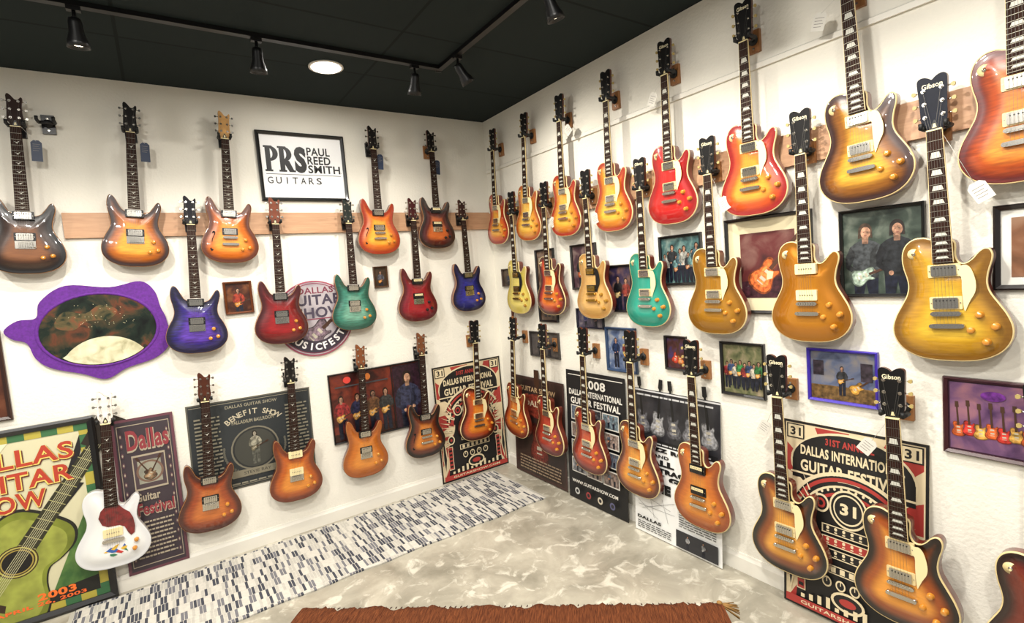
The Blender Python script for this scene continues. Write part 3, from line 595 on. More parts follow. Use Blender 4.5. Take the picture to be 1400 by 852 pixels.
def pickup(kind):
    b=MB()
    def rr(w,h,r=.004):
        o=[]
        for cx,cz,a in((w-r,h-r,0),(-w+r,h-r,pi/2),(-w+r,-h+r,pi),(w-r,-h+r,1.5*pi)):
            for i in range(4): t=a+pi/2*i/3; o.append((cx+r*math.cos(t),cz+r*math.sin(t)))
        return o
    if kind=='p90':
        b.prism(rr(.043,.0225),-.05,-.0665,CREAM2)
        for i in range(6): b.cyl((-.025+.01*i,-.066,0),(-.025+.01*i,-.068,0),.003,.003,CHROME,8)
    else:
        ring={'nickel':CREAM,'nickelk':BLACK,'zebra':BLACK,'gold':BLACK}[kind]; cov={'nickel':CHROME,'nickelk':CHROME,'zebra':BLACK,'gold':GOLDM}[kind]
        b.prism(rr(.045,.0225),-.05,-.0605,ring)
        b.prism(rr(.035,.0185),-.06,-.0665,cov)
        if kind=='zebra': b.box(-.034,.034,-.066,-.0668,.001,.017,CREAM2)
        for i in range(6):
            b.cyl((-.025+.01*i,-.066,.009),(-.025+.01*i,-.0678,.009),.0024,.0024,BLACK if kind in('nickel','nickelk') else CHROME,8)
        for x in(-.040,.040): b.cyl((x,-.060,0),(x,-.062,0),.002,.002,CHROME,8)
    return b.mesh('pickup')
PK={k:pickup(k) for k in('nickel','nickelk','zebra','gold','p90')}
def bridge(m):
    b=MB(); b.prism([(-.041,-.004),(-.036,-.008),(.036,-.008),(.041,-.004),(.041,.004),(.036,.008),(-.036,.008),(-.041,.004)],-.062,-.071,m)
    for x in(-.037,.037): b.cyl((x,-.05,0),(x,-.0735,0),.0055,.0055,m,12)
    for i in range(6): b.box(-.028+.0102*i,-.022+.0102*i,-.071,-.0735,-.004,.004,m)
    return b.mesh('bridge')
def tail(m):
    b=MB(); b.prism(catmull([(-.048,0),(-.043,.006),(-.03,.008),(.03,.008),(.043,.006),(.048,0),(.043,-.006),(.03,-.008),(-.03,-.008),(-.043,-.006)],2),-.062,-.072,m)
    for x in(-.041,.041): b.cyl((x,-.05,0),(x,-.0735,0),.0075,.0075,m,12)
    return b.mesh('tailpiece')
def trem():
    b=MB(); b.box(-.043,.043,-.055,-.061,-.026,.016,CHROME)
    for i in range(6): b.box(-.030+.0102*i,-.0215+.0102*i,-.061,-.0705,-.018,.010,CHROME)
    b.cyl((.035,-.062,-.02),(.040,-.07,-.02),.003,.003,CHROME,8); return b.mesh('tremolo_bridge')
BR,BRG,TL,TLG,TM=bridge(CHROME),bridge(GOLDM),tail(CHROME),tail(GOLDM),trem()
def knob(m,dark=None):
    b=MB(); b.lathe([(.0125,-.0455),(.0125,-.052),(.0115,-.054),(.0095,-.0655),(.0085,-.067),(.001,-.0672)],m,18); return b.mesh('control_knob')
KN={'amber':knob(AMBER),'black':knob(BLACK),'gold':knob(mat('gold_knob',(190,140,50),.2,.5,coat=1))}
b=MB(); b.lathe([(.019,-.047),(.019,-.0490),(.001,-.0492)],CREAM,20); b.lathe([(.006,-.049),(.006,-.052),(.001,-.0522)],CHROME,10); b.cyl((0,-.052,0),(.003,-.066,.004),.0015,.0015,CHROME,8); b.cyl((.003,-.064,.004),(.004,-.073,.006),.003,.0037,CREAM,8); TG=b.mesh('pickup_selector')
PG=catmull([(.031,.112),(.046,.110),(.060,.111),(.072,.098),(.080,.070),(.083,.042),(.079,.016),(.066,-.010),(.056,-.034),(.050,-.046),(.047,-.018),(.046,.03),(.046,.07),(.034,.084)],3)
def pgm(m,P=PG,y0=-.0592,y1=-.0612):
    b=MB(); b.prism(P,y0,y1,m); return b.mesh('pickguard')
PGC,PGK=pgm(CREAM2),pgm(BLACK)
PGR=pgm(mat('red_tortoise_pickguard',(104,20,22),.3,coat=.6,noise=.5,nscale=40),[(-.030,.125),(.032,.125),(.050,.100),(.078,.072),(.092,.036),(.098,-.010),(.094,-.046),(.078,-.058),(.066,-.040),(.052,-.002),(.030,.012),(-.020,.014),(-.044,.030),(-.058,.070),(-.048,.105)],-.057,-.0595)
b=MB(); b.prism(catmull([(-.010,.006),(.010,.006),(.009,.018),(.004,.030),(0,.037),(-.004,.030),(-.009,.018)],2),-.0575,-.0588,BLACK); b.prism([(-.006,.01),(.006,.01),(.003,.024),(-.003,.024)],-.0588,-.0592,CREAM2); TRC=b.mesh('truss_rod_cover')
b=MB(); b.box(-.0218,.0218,-.058,-.0685,-.001,.0035,CREAM2); NUT=b.mesh('nut')
def fhole():
    b=MB(); pts=catmull([(-.012,.055),(-.005,.062),(.004,.058),(.006,.045),(-.001,.02),(-.004,0),(.002,-.03),(.010,-.052),(.004,-.064),(-.006,-.064),(-.012,-.05),(-.006,-.045),(-.003,-.054),(.001,-.052),(-.003,-.03),(-.009,0),(-.006,.02),(.001,.045),(-.003,.053),(-.008,.047)],2)
    b.prism([(x-.098+z*.15,z-.080) for x,z in pts],-.0475,-.0550,mat('f_hole_shadow',(10,8,8),.9)); return b.mesh('f_hole')
FH=fhole()
def logo(t,w,h,c):
    vs,fs,tw,th=tgeo(t,.02); b=MB(); b.add([(x*w/tw,-.0579,z*h/th) for x,z in vs],fs,c); return b.mesh('headstock_lettering',False)
LOGO=logo('Gibson',.058,.017,mat('logo_pearl',(225,215,180),.5)); 
def birds():
    b=MB(); B=(54,92,160);Y=(214,172,56);R_=(180,50,44);G=(50,110,76)
    for P,c,y in (([(-.036,-.118),(-.014,-.104),(.004,-.108),(.016,-.122),(.006,-.134),(-.010,-.132)],B,-.0592),([(-.014,-.112),(.008,-.096),(.022,-.092),(.012,-.110),(.0,-.120)],Y,-.0596),([(.006,-.134),(.016,-.122),(.040,-.140),(.030,-.146)],R_,-.0592),([(-.036,-.118),(-.046,-.122),(-.034,-.126),(-.026,-.122)],Y,-.0592),([(.028,-.118),(.044,-.108),(.058,-.112),(.052,-.124),(.038,-.128)],Y,-.0592),([(.036,-.112),(.046,-.096),(.052,-.108)],B,-.0596),([(.040,-.127),(.052,-.124),(.060,-.142)],G,-.0592),([(-.020,-.138),(.000,-.140),(.012,-.150),(-.006,-.154),(-.018,-.148)],G,-.0592)):
        b.prism(P,-.050,y,pm(c))
    return b.mesh('painted_birds')
BIRDS=birds()
GR='electric guitars hung in rows on the white walls'
def guitar(wall,tx,tz,bx,bz,kind,topm,hc,label,pk='nickel',pg='cream',fh=False,jr=False,gold=False,off=.04,logo_=False,side=None):
    a_t,a_b=-tx/1000,-bx/1000; z_t,z_b=tz/1000,bz/1000
    dx=(a_t-a_b)*(1 if wall=='L' else -1); dz=z_t-z_b; L=math.hypot(dx,dz); hl=.186 if kind=='lp' else .176; tot=hl+.80
    s=L/tot; th=math.atan2(dx,dz)
    oa=a_t-(a_t-a_b)*hl*s/L; oz=z_t-dz*hl*s/L
    e=bpy.data.objects.new('electric_guitar',None); COL.objects.link(e); e.empty_display_size=.05
    place(e,wall,oa,oz,off,0,th); e.scale=(s,s,s); top(e,label,'electric guitar',GR)
    bc=(0,0,-.578)
    lp=kind=='lp'; single=lp or jr
    bo=obj('body',LPB if single else PRB,e,bc)
    bo.material_slots[0].link='OBJECT'; bo.material_slots[0].material=topm
    if side: bo.material_slots[1].link='OBJECT'; bo.material_slots[1].material=side
    if not jr: obj('body_binding',LBIND if lp else PBIND,e,bc)
    nk=obj('neck',LNK if lp else PNK,e); obj('fretboard',LFB if lp else PFB,nk); obj('nut',NUT,nk)
    hs=obj('headstock',headmesh('lp' if lp else 'pr',hc),e)
    obj('truss_rod_cover',TRC,hs)
    pgm_=PEGC if lp else PEGK
    for z in(.05,.095,.14):
        obj('tuning_peg',pgm_,hs,(.038 if lp else .031,0,z)); obj('tuning_peg',pgm_,hs,(-.038 if lp else -.031,0,z),(0,pi,0))
    if logo_ and lp: obj('headstock_lettering',LOGO,hs,(0,0,.158-.005))
    obj('strings',LST if lp else PST,e)
    if jr:
        obj('pickup',PK['p90'],e,(0,0,-.578-.02)); obj('bridge',TL,e,(0,0,-.64)); obj('pickguard',PGR,e,bc); obj('painted_birds',BIRDS,e,bc)
        for x,z in((.10,-.09),(.09,-.135)): obj('control_knob',KN['amber'],e,(x,-.004,-.578+z))
        return e,oa,oz,s
    obj('pickup',PK[pk],e,(0,0,-.482)); obj('pickup',PK[pk],e,(0,0,-.595 if lp else -.598))
    if lp:
        obj('bridge',BRG if gold else BR,e,(0,0,-.632)); obj('tailpiece',TLG if gold else TL,e,(0,0,-.675))
        if pg: obj('pickguard',PGC if pg=='cream' else PGK,e,bc)
        for x,z in((.086,-.060),(.125,-.100),(.062,-.112),(.100,-.152)): obj('control_knob',KN['amber' if pk!='gold' else 'gold'],e,(x,-.002,-.578+z))
        obj('pickup_selector',TG,e,(-.086,0,-.578+.162))
    else:
        if fh: obj('bridge',BR,e,(0,0,-.637)); obj('tailpiece',TL,e,(0,0,-.680)); obj('f_hole',FH,e,bc)
        else: obj('tremolo_bridge',TM,e,(0,0,-.637))
        for x,z in((.088,-.075),(.110,-.125),(.068,-.135)): obj('control_knob',KN['amber' if pk!='zebra' else 'black'],e,(x,-.003,-.578+z))
    return e,oa,oz,s
_hm={}
def hanger_meshes(kind,ext):
    if (kind,ext) in _hm: return _hm[(kind,ext)]
    block=HWOOD if kind=='wood' else BLACK
    b=MB(); b.box(-.028,.028,0,-.018,-.035,.065,block); b.cyl((0,-.017,-.018),(0,-.021,-.018),.005,.005,CHROME,8); b.cyl((0,-.017,.045),(0,-.021,.045),.005,.005,CHROME,8); mb=b.mesh('mount_block')
    b=MB(); b.cyl((0,-.018,.018),(0,-.058-ext,.018),.008,.008,RUBBER,12); b.cyl((-.036,-.06-ext,.014),(.036,-.06-ext,.014),.009,.009,RUBBER,12); b.lathe([(.022,-.018),(.022,-.026),(.001,-.027)],RUBBER,16,c=(0,0,.018))
    my=b.mesh('yoke')
    b=MB(); b.cyl((0,-.058-ext,.014),(0,-.116-ext,.014),.008,.008,RUBBER,12); b.cyl((0,-.114-ext,.010),(0,-.114-ext,.030),.007,.008,RUBBER,10); ma=b.mesh('padded_arm')
    _hm[(kind,ext)]=(mb,my,ma); return _hm[(kind,ext)]
def hanger(wall,a,z,kind,m=0,s=1,off=.04):
    e=bpy.data.objects.new('guitar_hanger',None); COL.objects.link(e); e.empty_display_size=.04; place(e,wall,a,z,m)
    top(e,('wooden' if kind=='wood' else 'black')+' wall hanger with black padded yoke holding a guitar neck','guitar hanger','guitar hangers on the white walls')
    mb,my,ma=hanger_meshes(kind,round(off-.04-m,4)); obj('mount_block',mb,e); y=obj('yoke',my,e); 
    for x in(-.034,.034): obj('padded_arm',ma,y,(x*s,0,0))
    return e
K0=(14,13,13)
rows=[
('L',2913,2807,2959,1883,'pr',((16,9,8),(56,30,16),(130,78,36)),.3,(40,22,15),'dark tobacco burst double cutaway electric guitar',dict(pk='nickelk'),'black'),
('L',2429,2820,2494,1893,'pr',((50,18,8),(190,102,22),(240,164,48)),.35,(18,14,12),'amber burst double cutaway electric guitar with dark edges',dict(pk='nickelk'),'black'),
('L',1957,2822,2010,1888,'pr',((100,40,10),(214,108,22),(242,152,46)),.3,(196,150,92),'orange tobacco burst semi hollow guitar with maple headstock',dict(fh=True,pk='nickelk'),'black'),
('L',1014,2821,1032,1898,'pr',((176,50,12),(234,116,24),(250,178,60)),.25,(18,14,12),'bright orange burst semi hollow electric guitar',dict(fh=True,pk='nickelk'),'black'),
('L',548,2831,558,1922,'pr',((30,8,10),(90,22,16),(200,96,34)),.3,(18,14,12),'black cherry burst double cutaway electric guitar',dict(pk='zebra'),'wood'),
('L',2196,2298,2246,1348,'pr',((20,12,58),(46,28,130),(96,60,176)),.7,(20,19,26),'flamed violet blue double cutaway electric guitar',dict(pk='nickelk'),'black'),
('L',1725,2297,1764,1336,'pr',((76,8,12),(128,12,18),(156,24,28)),.4,(110,58,40),'deep red double cutaway guitar with reddish maple headstock',dict(pk='nickelk'),'black'),
('L',1249,2289,1272,1365,'pr',((28,92,76),(64,142,120),(114,176,152)),.5,(24,30,26),'teal green double cutaway electric guitar',dict(pk='nickelk'),'black'),
('L',754,2307,777,1369,'pr',((94,8,18),(146,10,30),(168,26,38)),.35,(60,20,20),'wine red double cutaway electric guitar',dict(pk='zebra'),'black'),
('L',323,2301,317,1398,'pr',((14,14,60),(28,30,124),(48,52,158)),.5,(50,28,24),'royal blue double cutaway electric guitar',dict(pk='nickelk'),'black'),
('L',2721,1206,2778,200,'pr',((255,255,255),(255,255,252),(255,253,250)),0,(225,215,205),'white single cutaway guitar with red pickguard and painted birds',dict(jr=True,off=.06),'black'),
('L',2237,1224,2297,233,'pr',((84,30,10),(168,72,24),(204,112,44)),.35,(70,34,20),'brown burst double cutaway guitar with flamed top',dict(pk='nickelk'),'black'),
('L',1742,1244,1786,263,'pr',((124,48,10),(200,96,20),(230,142,46)),.25,(18,14,12),'amber burst double cutaway guitar with dark headstock',dict(pk='p90'),'black'),
('L',1262,1257,1303,287,'pr',((180,92,20),(212,118,32),(226,140,48)),.2,(120,70,40),'plain honey orange double cutaway electric guitar',dict(pk='nickelk'),'black'),
('L',786,1279,823,302,'pr',((24,10,8),(116,46,14),(224,134,46)),.25,(110,66,40),'black edged sunburst semi hollow electric guitar',dict(fh=True,pk='nickelk'),'black'),
('L',304,1318,347,315,'lp',((78,20,8),(206,80,20),(244,148,48)),.25,K0,'cherry brown sunburst single cutaway guitar beside corner',{},'wood'),
('R',272,2835,219,1924,'lp',((168,34,18),(230,104,34),(244,176,60)),.2,K0,'cherry sunburst single cutaway guitar hanging by the corner',{},'wood'),
('R',702,2833,635,1914,'lp',((190,84,20),(234,158,44),(244,196,84)),.2,K0,'honey sunburst single cutaway electric guitar',{},'wood'),
('R',1102,2833,1066,1903,'lp',((180,40,18),(234,146,40),(244,190,70)),.2,K0,'red to yellow sunburst single cutaway guitar',{},'wood'),
('R',1535,2831,1511,1887,'lp',((186,52,18),(232,142,36),(242,188,62)),.25,K0,'orange and yellow sunburst single cutaway guitar',{},'wood'),
('R',1964,2832,1950,1878,'lp',((160,14,16),(190,20,20),(204,32,26)),.1,K0,'translucent cherry red single cutaway electric guitar',dict(logo_=True),'wood'),
('R',2404,2825,2408,1862,'lp',((166,24,20),(220,84,28),(240,156,50)),.2,K0,'faded cherry sunburst single cutaway guitar with white tag',dict(logo_=True),'wood'),
('R',2821,2835,2870,1853,'lp',((56,18,8),(150,90,18),(222,166,44)),.4,K0,'tobacco to amber flamed single cutaway guitar',dict(logo_=True),'wood'),
('R',3292,2822,3317,1846,'lp',((112,22,10),(190,76,18),(230,142,36)),.5,K0,'heavily flamed red amber single cutaway guitar',dict(logo_=True),'wood'),
('R',466,2307,444,1357,'lp',((224,200,90),(236,214,104),(240,220,116)),.1,K0,'pale yellow single cutaway guitar with black pickguard',dict(pg='black',pk='gold',gold=True),'wood'),
('R',875,2305,850,1355,'lp',((74,16,10),(190,56,22),(240,126,38)),.2,K0,'deep red sunburst single cutaway electric guitar',{},'wood'),
('R',1303,2299,1297,1342,'lp',((206,152,78),(224,174,96),(232,184,108)),.12,K0,'natural blond single cutaway guitar with black pickguard',dict(pg='black',pk='gold',gold=True),'wood'),
('R',1750,2272,1740,1308,'lp',((24,138,114),(36,156,132),(48,166,142)),.03,K0,'solid turquoise green single cutaway electric guitar',dict(logo_=True),'wood'),
('R',2188,2276,2186,1290,'lp',((158,104,14),(182,124,22),(192,134,28)),.03,K0,'antique gold single cutaway guitar with cream pickguard',dict(logo_=True,metal=.4),'wood'),
('R',2635,2272,2643,1280,'lp',((182,114,14),(200,126,18),(208,136,24)),.0,K0,'metallic gold top guitar with cream single coil pickups',dict(pk='p90',pg=None,logo_=True,metal=.5),'wood'),
('R',3085,2254,3125,1244,'lp',((140,94,12),(200,146,24),(218,176,48)),.25,(16,20,32),'lemon burst flamed single cutaway electric guitar',dict(logo_=True),'wood'),
('R',409,1331,311,341,'lp',((124,32,10),(212,96,30),(236,142,50)),.2,K0,'reddish sunburst single cutaway guitar close to corner',dict(off=.075),'wood'),
('R',783,1293,750,298,'lp',((100,12,10),(162,30,20),(198,62,32)),.25,K0,'dark cherry single cutaway electric guitar',dict(off=.075),'wood'),
('R',1217,1285,1181,281,'lp',((98,16,10),(174,46,22),(210,84,36)),.25,K0,'red brown burst single cutaway electric guitar',dict(off=.075),'wood'),
('R',1635,1286,1610,260,'lp',((94,32,8),(206,112,28),(242,164,56)),.25,K0,'amber brown sunburst single cutaway electric guitar',dict(off=.075),'wood'),
('R',2057,1257,2062,220,'lp',((164,72,10),(212,112,24),(226,140,42)),.2,K0,'honey orange single cutaway guitar above white flyer',dict(logo_=True,pk='zebra',pg=None,off=.075),'wood'),
('R',2511,1218,2527,182,'lp',((20,8,6),(144,70,18),(230,160,58)),.15,K0,'dark edged tobacco sunburst single cutaway guitar',dict(logo_=True,off=.075),'wood'),
('R',2956,1207,2980,171,'lp',((28,10,6),(164,78,20),(236,156,54)),.15,K0,'brown sunburst single cutaway guitar with cream pickguard',dict(logo_=True,off=.075),'wood'),
('R',3364,1200,3389,141,'lp',((40,12,8),(120,36,18),(170,70,30)),.2,K0,'dark red sunburst single cutaway guitar',dict(off=.075),'wood'),
]
INFO=[]
for i,(wl,tx,tz,bx,bz,kd,cols,fl,hc,lab,op,hg) in enumerate(rows):
    op=dict(op); mt=op.pop('metal',0)
    m=burst('guitar_finish',*cols,fl,mt)
    side=None
    if i==10: side=mat('white_lacquer',(236,232,226),.3,coat=.8)
    e,oa,oz,s=guitar(wl,tx,tz,bx,bz,kd,m,hc,lab,side=side,**op)
    INFO.append((wl,oa,oz,s,e))
    mid=2.2<tz/1000<2.4
    hanger(wl,oa,oz,hg,.0202 if mid else .0,s,op.get('off',.04))
hanger('L',-2.80,2.67,'black')
def tag(i,dx,dz,c,rot,size=(.052,.07),label='white paper price tag hanging from a guitar headstock'):
    wl,oa,oz,s,e=INFO[i]
    b=MB(); w,h=size
    b.prism([(-w/2,-h),(w/2,-h),(w/2,-.012),(w/2-.012,0),(-w/2+.012,0),(-w/2,-.012)],0,-.001,pm(c))
    for k in range(4): b.box(-w/2+.008,w/2-.008-.006*(k%2),-.001,-.0014,-.020-k*.011,-.022-k*.011,pm((120,115,110)))
    a=oa+(dx if wl=='L' else -dx)
    o=obj('price_tag',b.mesh('price_tag')); place(o,wl,a,oz+dz,.085,0,rot); top(o,label,'price tag','price tags on the guitars')
    st=MB(); p=Vector((0,-.0005,-.006)); q=Matrix.Rotation(-rot,3,'Y')@Vector((-dx,.0,-dz+.03)); q.y=-.01
    st.cyl(p,q,.0007,.0007,pm((200,198,190)),6); obj('tag_string',st.mesh('tag_string'),o)
W=(206,202,192)
for i,dx,dz,c,r in((20,-.08,-.06,W,.5),(22,-.10,-.02,W,.3),(28,.06,-.12,W,-.4),(30,.10,-.20,W,-.5),(37,-.09,-.12,W,.6),(36,-.08,-.14,W,.5),(26,.05,-.10,W,-.3),(25,.05,-.08,W,-.5),(18,.05,-.04,W,-.6)): tag(i,dx,dz,c,r)
for i,dx,dz in((0,.07,-.06),(1,.06,-.05),(3,.05,-.03),(4,.045,-.06)): tag(i,dx,dz,(30,44,70),0.05,(.045,.11),'dark blue printed tag hanging from a guitar headstock')
# ------------------------------------------------------------ ceiling fixtures
RAIL=mat('black_track_metal',(12,12,13),.4,noise=.1)
def rail(p,q,label):
    b=MB(); p=Vector(p);q=Vector(q); d=(q-p); 
    if abs(d.x)>abs(d.y): b.box(p.x,q.x,p.y-.017,p.y+.017,H-.0005,H-.022,RAIL); b.box(p.x-.01,p.x,p.y-.02,p.y+.02,H-.0005,H-.026,RAIL)
    else: b.box(p.x-.017,p.x+.017,p.y,q.y,H-.0005,H-.022,RAIL); b.box(p.x-.02,p.x+.02,q.y,q.y+.01,H-.0005,H-.026,RAIL)
    top(obj('track_rail',b.mesh('track_rail')),label,'track lighting rail')
rail((-4.2,-.9,H),(-.867,-.9,H),'black lighting rail on ceiling facing long white wall'); rail((-.85,-3.6,H),(-.85,-.883,H),'black lighting rail crossing ceiling beside second white wall')
GLOW=mat('lamp_glow',(255,238,210),.5,emit=14)
def spot(x,y,wall,t,en):
    e=bpy.data.objects.new('track_spotlight',None); COL.objects.link(e); e.location=(x,y,H-.022); e.scale=(.82,.82,.78); top(e,'black bell shaped track spotlight clipped to ceiling rail','spotlight','track spotlights on the black ceiling')
    b=MB(); b.box(-.03,.03,-.016,.016,0,-.022,RAIL) ; obj('track_adapter',b.mesh('track_adapter'),e)
    b=MB(); b.cyl((0,0,-.02),(0,0,-.085),.009,.009,RAIL,12); obj('stem',b.mesh('stem'),e)
    b=MB(); b.lathe([(.012,.02),(.026,.012),(.03,-.01),(.032,-.06),(.046,-.105),(.050,-.135),(.047,-.135),(.042,-.108),(.03,-.07)],RAIL,24,axis='z')
    rot=(t,0,0) if wall=='L' else (0,-t,0)
    h=obj('lamp_housing',b.mesh('lamp_housing'),e,(0,0,-.075),rot)
    b=MB(); b.lathe([(.036,-.115),(.03,-.119),(.004,-.121)],GLOW,20,axis='z'); obj('bulb',b.mesh('bulb'),h)
    l=bpy.data.lights.new('spot_beam','SPOT'); l.energy=en; l.spot_size=math.radians(125); l.spot_blend=1; l.shadow_soft_size=.022; l.color=(1,.945,.85)
    obj('spot_beam',l,h,(0,0,-.145))
spot(-2.57,-.9,'L',.15,66); spot(-1.87,-.9,'L',.2,66); spot(-1.02,-.9,'L',.3,52); spot(-.85,-1.12,'R',.6,44); spot(-.85,-1.95,'R',.35,62)
spot(-3.6,-.9,'L',.3,60); spot(-.85,-2.6,'R',.25,54); spot(-.85,-3.3,'R',.25,50)
def recessed(x,y,en):
    e=bpy.data.objects.new('recessed_or_fill_light',None); COL.objects.link(e); e.location=(x,y,H); top(e,'round recessed or added fill downlight glowing white in black ceiling','ceiling light','recessed ceiling lights')
    b=MB(); b.lathe([(.098,-.0005),(.098,-.006),(.085,-.008),(.082,-.003)],mat('trim_ring',(225,222,215),.4),32,axis='z'); obj('trim_ring',b.mesh('trim_ring'),e)
    b=MB(); b.lathe([(.082,-.0085),(.05,-.010),(.002,-.011)],mat('diffuser_glow',(255,246,230),.5,emit=9),28,axis='z'); obj('diffuser',b.mesh('diffuser'),e)
    l=bpy.data.lights.new('downlight','AREA'); l.shape='DISK'; l.size=.16; l.energy=en; l.color=(1,.96,.89); obj('downlight',l,e,(0,0,-.02))
recessed(-1.46,-.64,8)
for x,y in((-3.0,-2.0),(-4.2,-2.9),(-2.2,-4.2),(-3.9,-4.6),(-1.6,-2.7)): recessed(x,y,54)  # invented downlights out of view, added to fill the room with light
# ------------------------------------------------------------ rug
def rugmat():
    m=bpy.data.materials.new('woven_rug'); m.use_nodes=True; nt=m.node_tree; b=nt.nodes['Principled BSDF']; L=nt.links.new
    tc=nt.nodes.new('ShaderNodeTexCoord'); br=nt.nodes.new('ShaderNodeTexBrick'); br.offset=.35; br.offset_frequency=2
    br.inputs['Scale'].default_value=1; br.inputs['Brick Width'].default_value=.017; br.inputs['Row Height'].default_value=.085; br.inputs['Mortar Size'].default_value=0.0015; br.inputs['Mortar Smooth'].default_value=0
    br.inputs['Color1'].default_value=(0,0,0,1); br.inputs['Color2'].default_value=(1,1,1,1); br.inputs['Mortar'].default_value=(.8,.8,.8,1)
    r=ramp(nt,[(0,(60,62,72)),(.30,(112,111,116)),(.46,(184,180,170)),(.75,(202,197,186))],'CONSTANT')
    n=nt.nodes.new('ShaderNodeTexNoise'); n.inputs['Scale'].default_value=60
    mx=nt.nodes.new('ShaderNodeMix'); mx.data_type='RGBA'; mx.blend_type='MULTIPLY'; mx.inputs[0].default_value=.3
    L(tc.outputs['Object'],br.inputs['Vector']); L(br.outputs['Color'],r.inputs['Fac']); L(tc.outputs['Object'],n.inputs['Vector']); L(r.outputs['Color'],mx.inputs[6]); L(n.outputs['Fac'],mx.inputs[7]); L(mx.outputs[2],b.inputs['Base Color']); b.inputs['Roughness'].default_value=.95
    return m
b=MB(); RM=rugmat(); n=60; vs=[];
for i in range(n+1):
    x=-2.98+2.75*i/n
    for y in(-.79+.006*math.sin(i*.7),-.06+.005*math.sin(i*.9)): 
        vs+=[(x,y,.001),(x,y,.009+.001*math.sin(i*1.3))]
fs=[]
for i in range(n):
    a=i*4;c=a+4; fs+=[(a+1,c+1,c+3,a+3),(a,a+1,c+1,c),(a+2,a+3,c+3,c+2)]
fs+=[(0,1,3,2),(n*4,n*4+1,n*4+3,n*4+2)]
b.add(vs,fs,RM); rug=bpy.data.objects.new('runner_rug',None); COL.objects.link(rug); top(rug,'black grey and cream woven runner rug along the wall','rug')
obj('woven_field',b.mesh('woven_field'),rug)
for x,s in((-.232,1),(-2.978,-1)):
    b=MB(); b.box(x,x+s*.004,-.787,-.063,.001,.006,pm((190,186,174)))
    for i in range(70):
        y=-.785+.72*i/69; b.box(x,x+s*.025,y-.0015,y+.0015,.001,.005,pm((190,186,174)))
    obj('fringe',b.mesh('fringe'),rug)
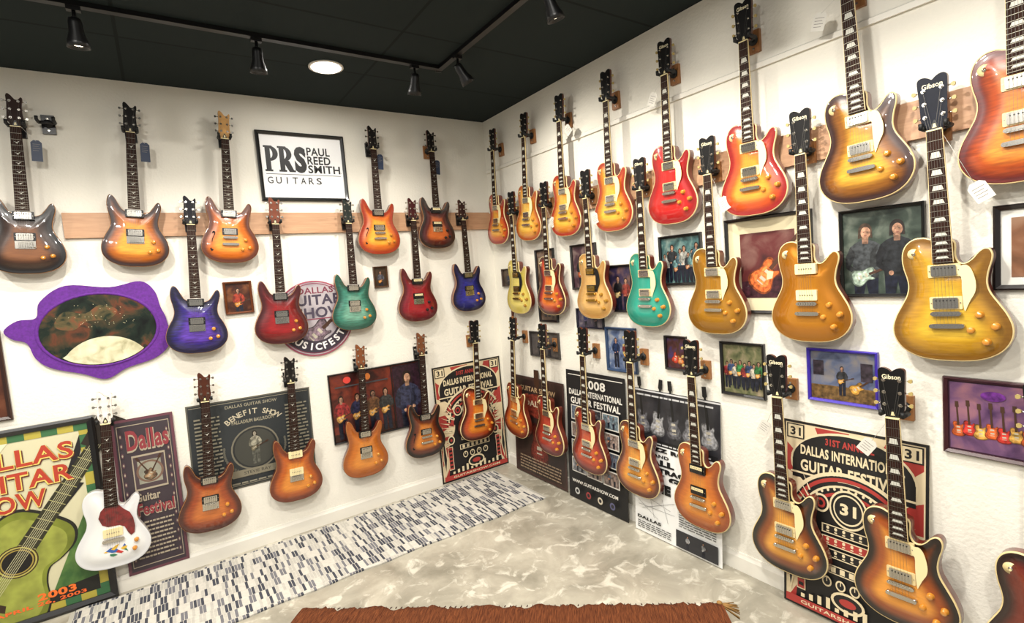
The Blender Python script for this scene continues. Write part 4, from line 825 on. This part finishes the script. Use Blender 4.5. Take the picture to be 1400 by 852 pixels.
# ------------------------------------------------------------ table with rust cloth
def table():
    e=bpy.data.objects.new('display_table',None); COL.objects.link(e); ang=math.atan2(-.642,.767); e.location=(-1.69-.642*.33,-2.545-.767*.33,0); e.rotation_euler=(0,0,ang); top(e,'low wooden table below rust red woven cloth','table')
    TW=wood('dark_table_wood',(60,32,18),(90,50,28),(2,14,14),.4,.3)
    b=MB(); b.box(-.60,.60,-.30,.30,.71,.742,TW); b.box(-.55,.55,-.26,-.24,.62,.71,TW); b.box(-.55,.55,.24,.26,.62,.71,TW); obj('table_top',b.mesh('table_top'),e)
    b=MB(); b.lathe([(.022,0),(.03,.05),(.02,.09),(.032,.2),(.03,.55),(.036,.60),(.036,.71)],TW,16,axis='z'); lm=b.mesh('leg')
    for x in(-.54,.54):
        for y in(-.24,.24): obj('leg',lm,e,(x,y,0))
    c=bpy.data.objects.new('table_cloth',None); COL.objects.link(c); c.location=e.location; c.rotation_euler=e.rotation_euler; top(c,'rust red woven cloth with short fringe on table','table cloth')
    CM=wood('rust_weave',(58,27,14),(104,58,32),(70,8,8),.9,0,.1)
    nt=CM.node_tree; wv=nt.nodes.new('ShaderNodeTexWave'); wv.inputs['Scale'].default_value=70; wv.inputs['Distortion'].default_value=1.5; bp=nt.nodes.new('ShaderNodeBump'); bp.inputs['Strength'].default_value=.6; bp.inputs['Distance'].default_value=.003
    nt.links.new(nt.nodes['Texture Coordinate'].outputs['Object'],wv.inputs['Vector']); nt.links.new(wv.outputs['Fac'],bp.inputs['Height']); nt.links.new(bp.outputs['Normal'],nt.nodes['Principled BSDF'].inputs['Normal'])
    b=MB(); n=120; vs=[]
    prof=[(-.34,.62),(-.335,.742),(-.30,.750),(.30,.750),(.325,.745),(.335,.70)]
    jit=[random.uniform(-1,1) for _ in range(n+1)]
    for i in range(n+1):
        x=-.60+1.2*i/n
        for j,(y,z) in enumerate(prof): vs.append((x,y+(.004*jit[i]+.004*math.sin(i*.37) if j>3 else 0),z+(.0022*math.sin(i*.8+j*2)+.0018*jit[i] if j not in(2,3) else .001*math.sin(i*.9))))
    k=len(prof); b.add(vs,[(i*k+j,(i+1)*k+j,(i+1)*k+j+1,i*k+j+1) for i in range(n) for j in range(k-1)],CM,True); obj('woven_cloth',b.mesh('woven_cloth'),c)
    b=MB(); F=pm((52,26,15),.9)
    b.box(-.595,.595,.333,.336,.695,.705,F)
    for i in range(150):
        x=-.595+1.19*i/149; b.cyl((x,.334,.702),(x+random.uniform(-.004,.004),.338,.672),.0022,.0012,F,5)
        if i%2: b.cyl((x,.325,.743),(x+random.uniform(-.002,.002),.338,.738),.0020,.0012,F,5)
    obj('fringe',b.mesh('fringe'),c)
    t=MB()
    for i in range(18):
        a=random.uniform(-.5,.5); t.cyl((0,0,0),(.05*math.cos(a),.05*math.sin(a)+.0,random.uniform(-.03,-.01)),.0022,.0014,mat('gold_tassel',(120,86,36),.8),5)
    t.lathe([(.003,.008),(.007,.006),(.008,0),(.006,-.006),(.002,-.008)],mat('gold_tassel',(120,86,36),.8),10,axis='z'); obj('tassel',t.mesh('tassel'),c,(.595,.325,.742))
table()
b=MB(); 
for i in range(10):
    z=1.20+i*.035; b.cyl((0,0,z),(0,0,z+.034),.011+.003*(i%2),.014-.003*(i%2),HWOOD if i%2 else NECKW,10,i in(0,9))
o=obj('wooden_rattle',b.mesh('wooden_rattle')); o.location=(-.035,-.115,0); o.rotation_euler=(.12,0,0); top(o,'banded brown wooden stick hanging in the wall corner','wooden stick')
# ------------------------------------------------------------ world, camera
w=bpy.data.worlds.new('World'); SC.world=w; w.use_nodes=True; bg=w.node_tree.nodes['Background']; bg.inputs[0].default_value=(1,.98,.94,1); bg.inputs[1].default_value=.32
cd=bpy.data.cameras.new('camera'); cd.sensor_width=36; cd.lens=36*697.98/1400; cd.clip_start=.05; cam=bpy.data.objects.new('camera',cd); COL.objects.link(cam)
r=Vector((.8214,-.56473,-.07987));u=Vector((.10906,.01807,.99387));f=Vector((.55983,.82508,-.07643))
M=Matrix((( r.x,u.x,-f.x,-2.3941),(r.y,u.y,-f.y,-3.7455),(r.z,u.z,-f.z,1.6867),(0,0,0,1))); cam.matrix_world=M
SC.camera=cam
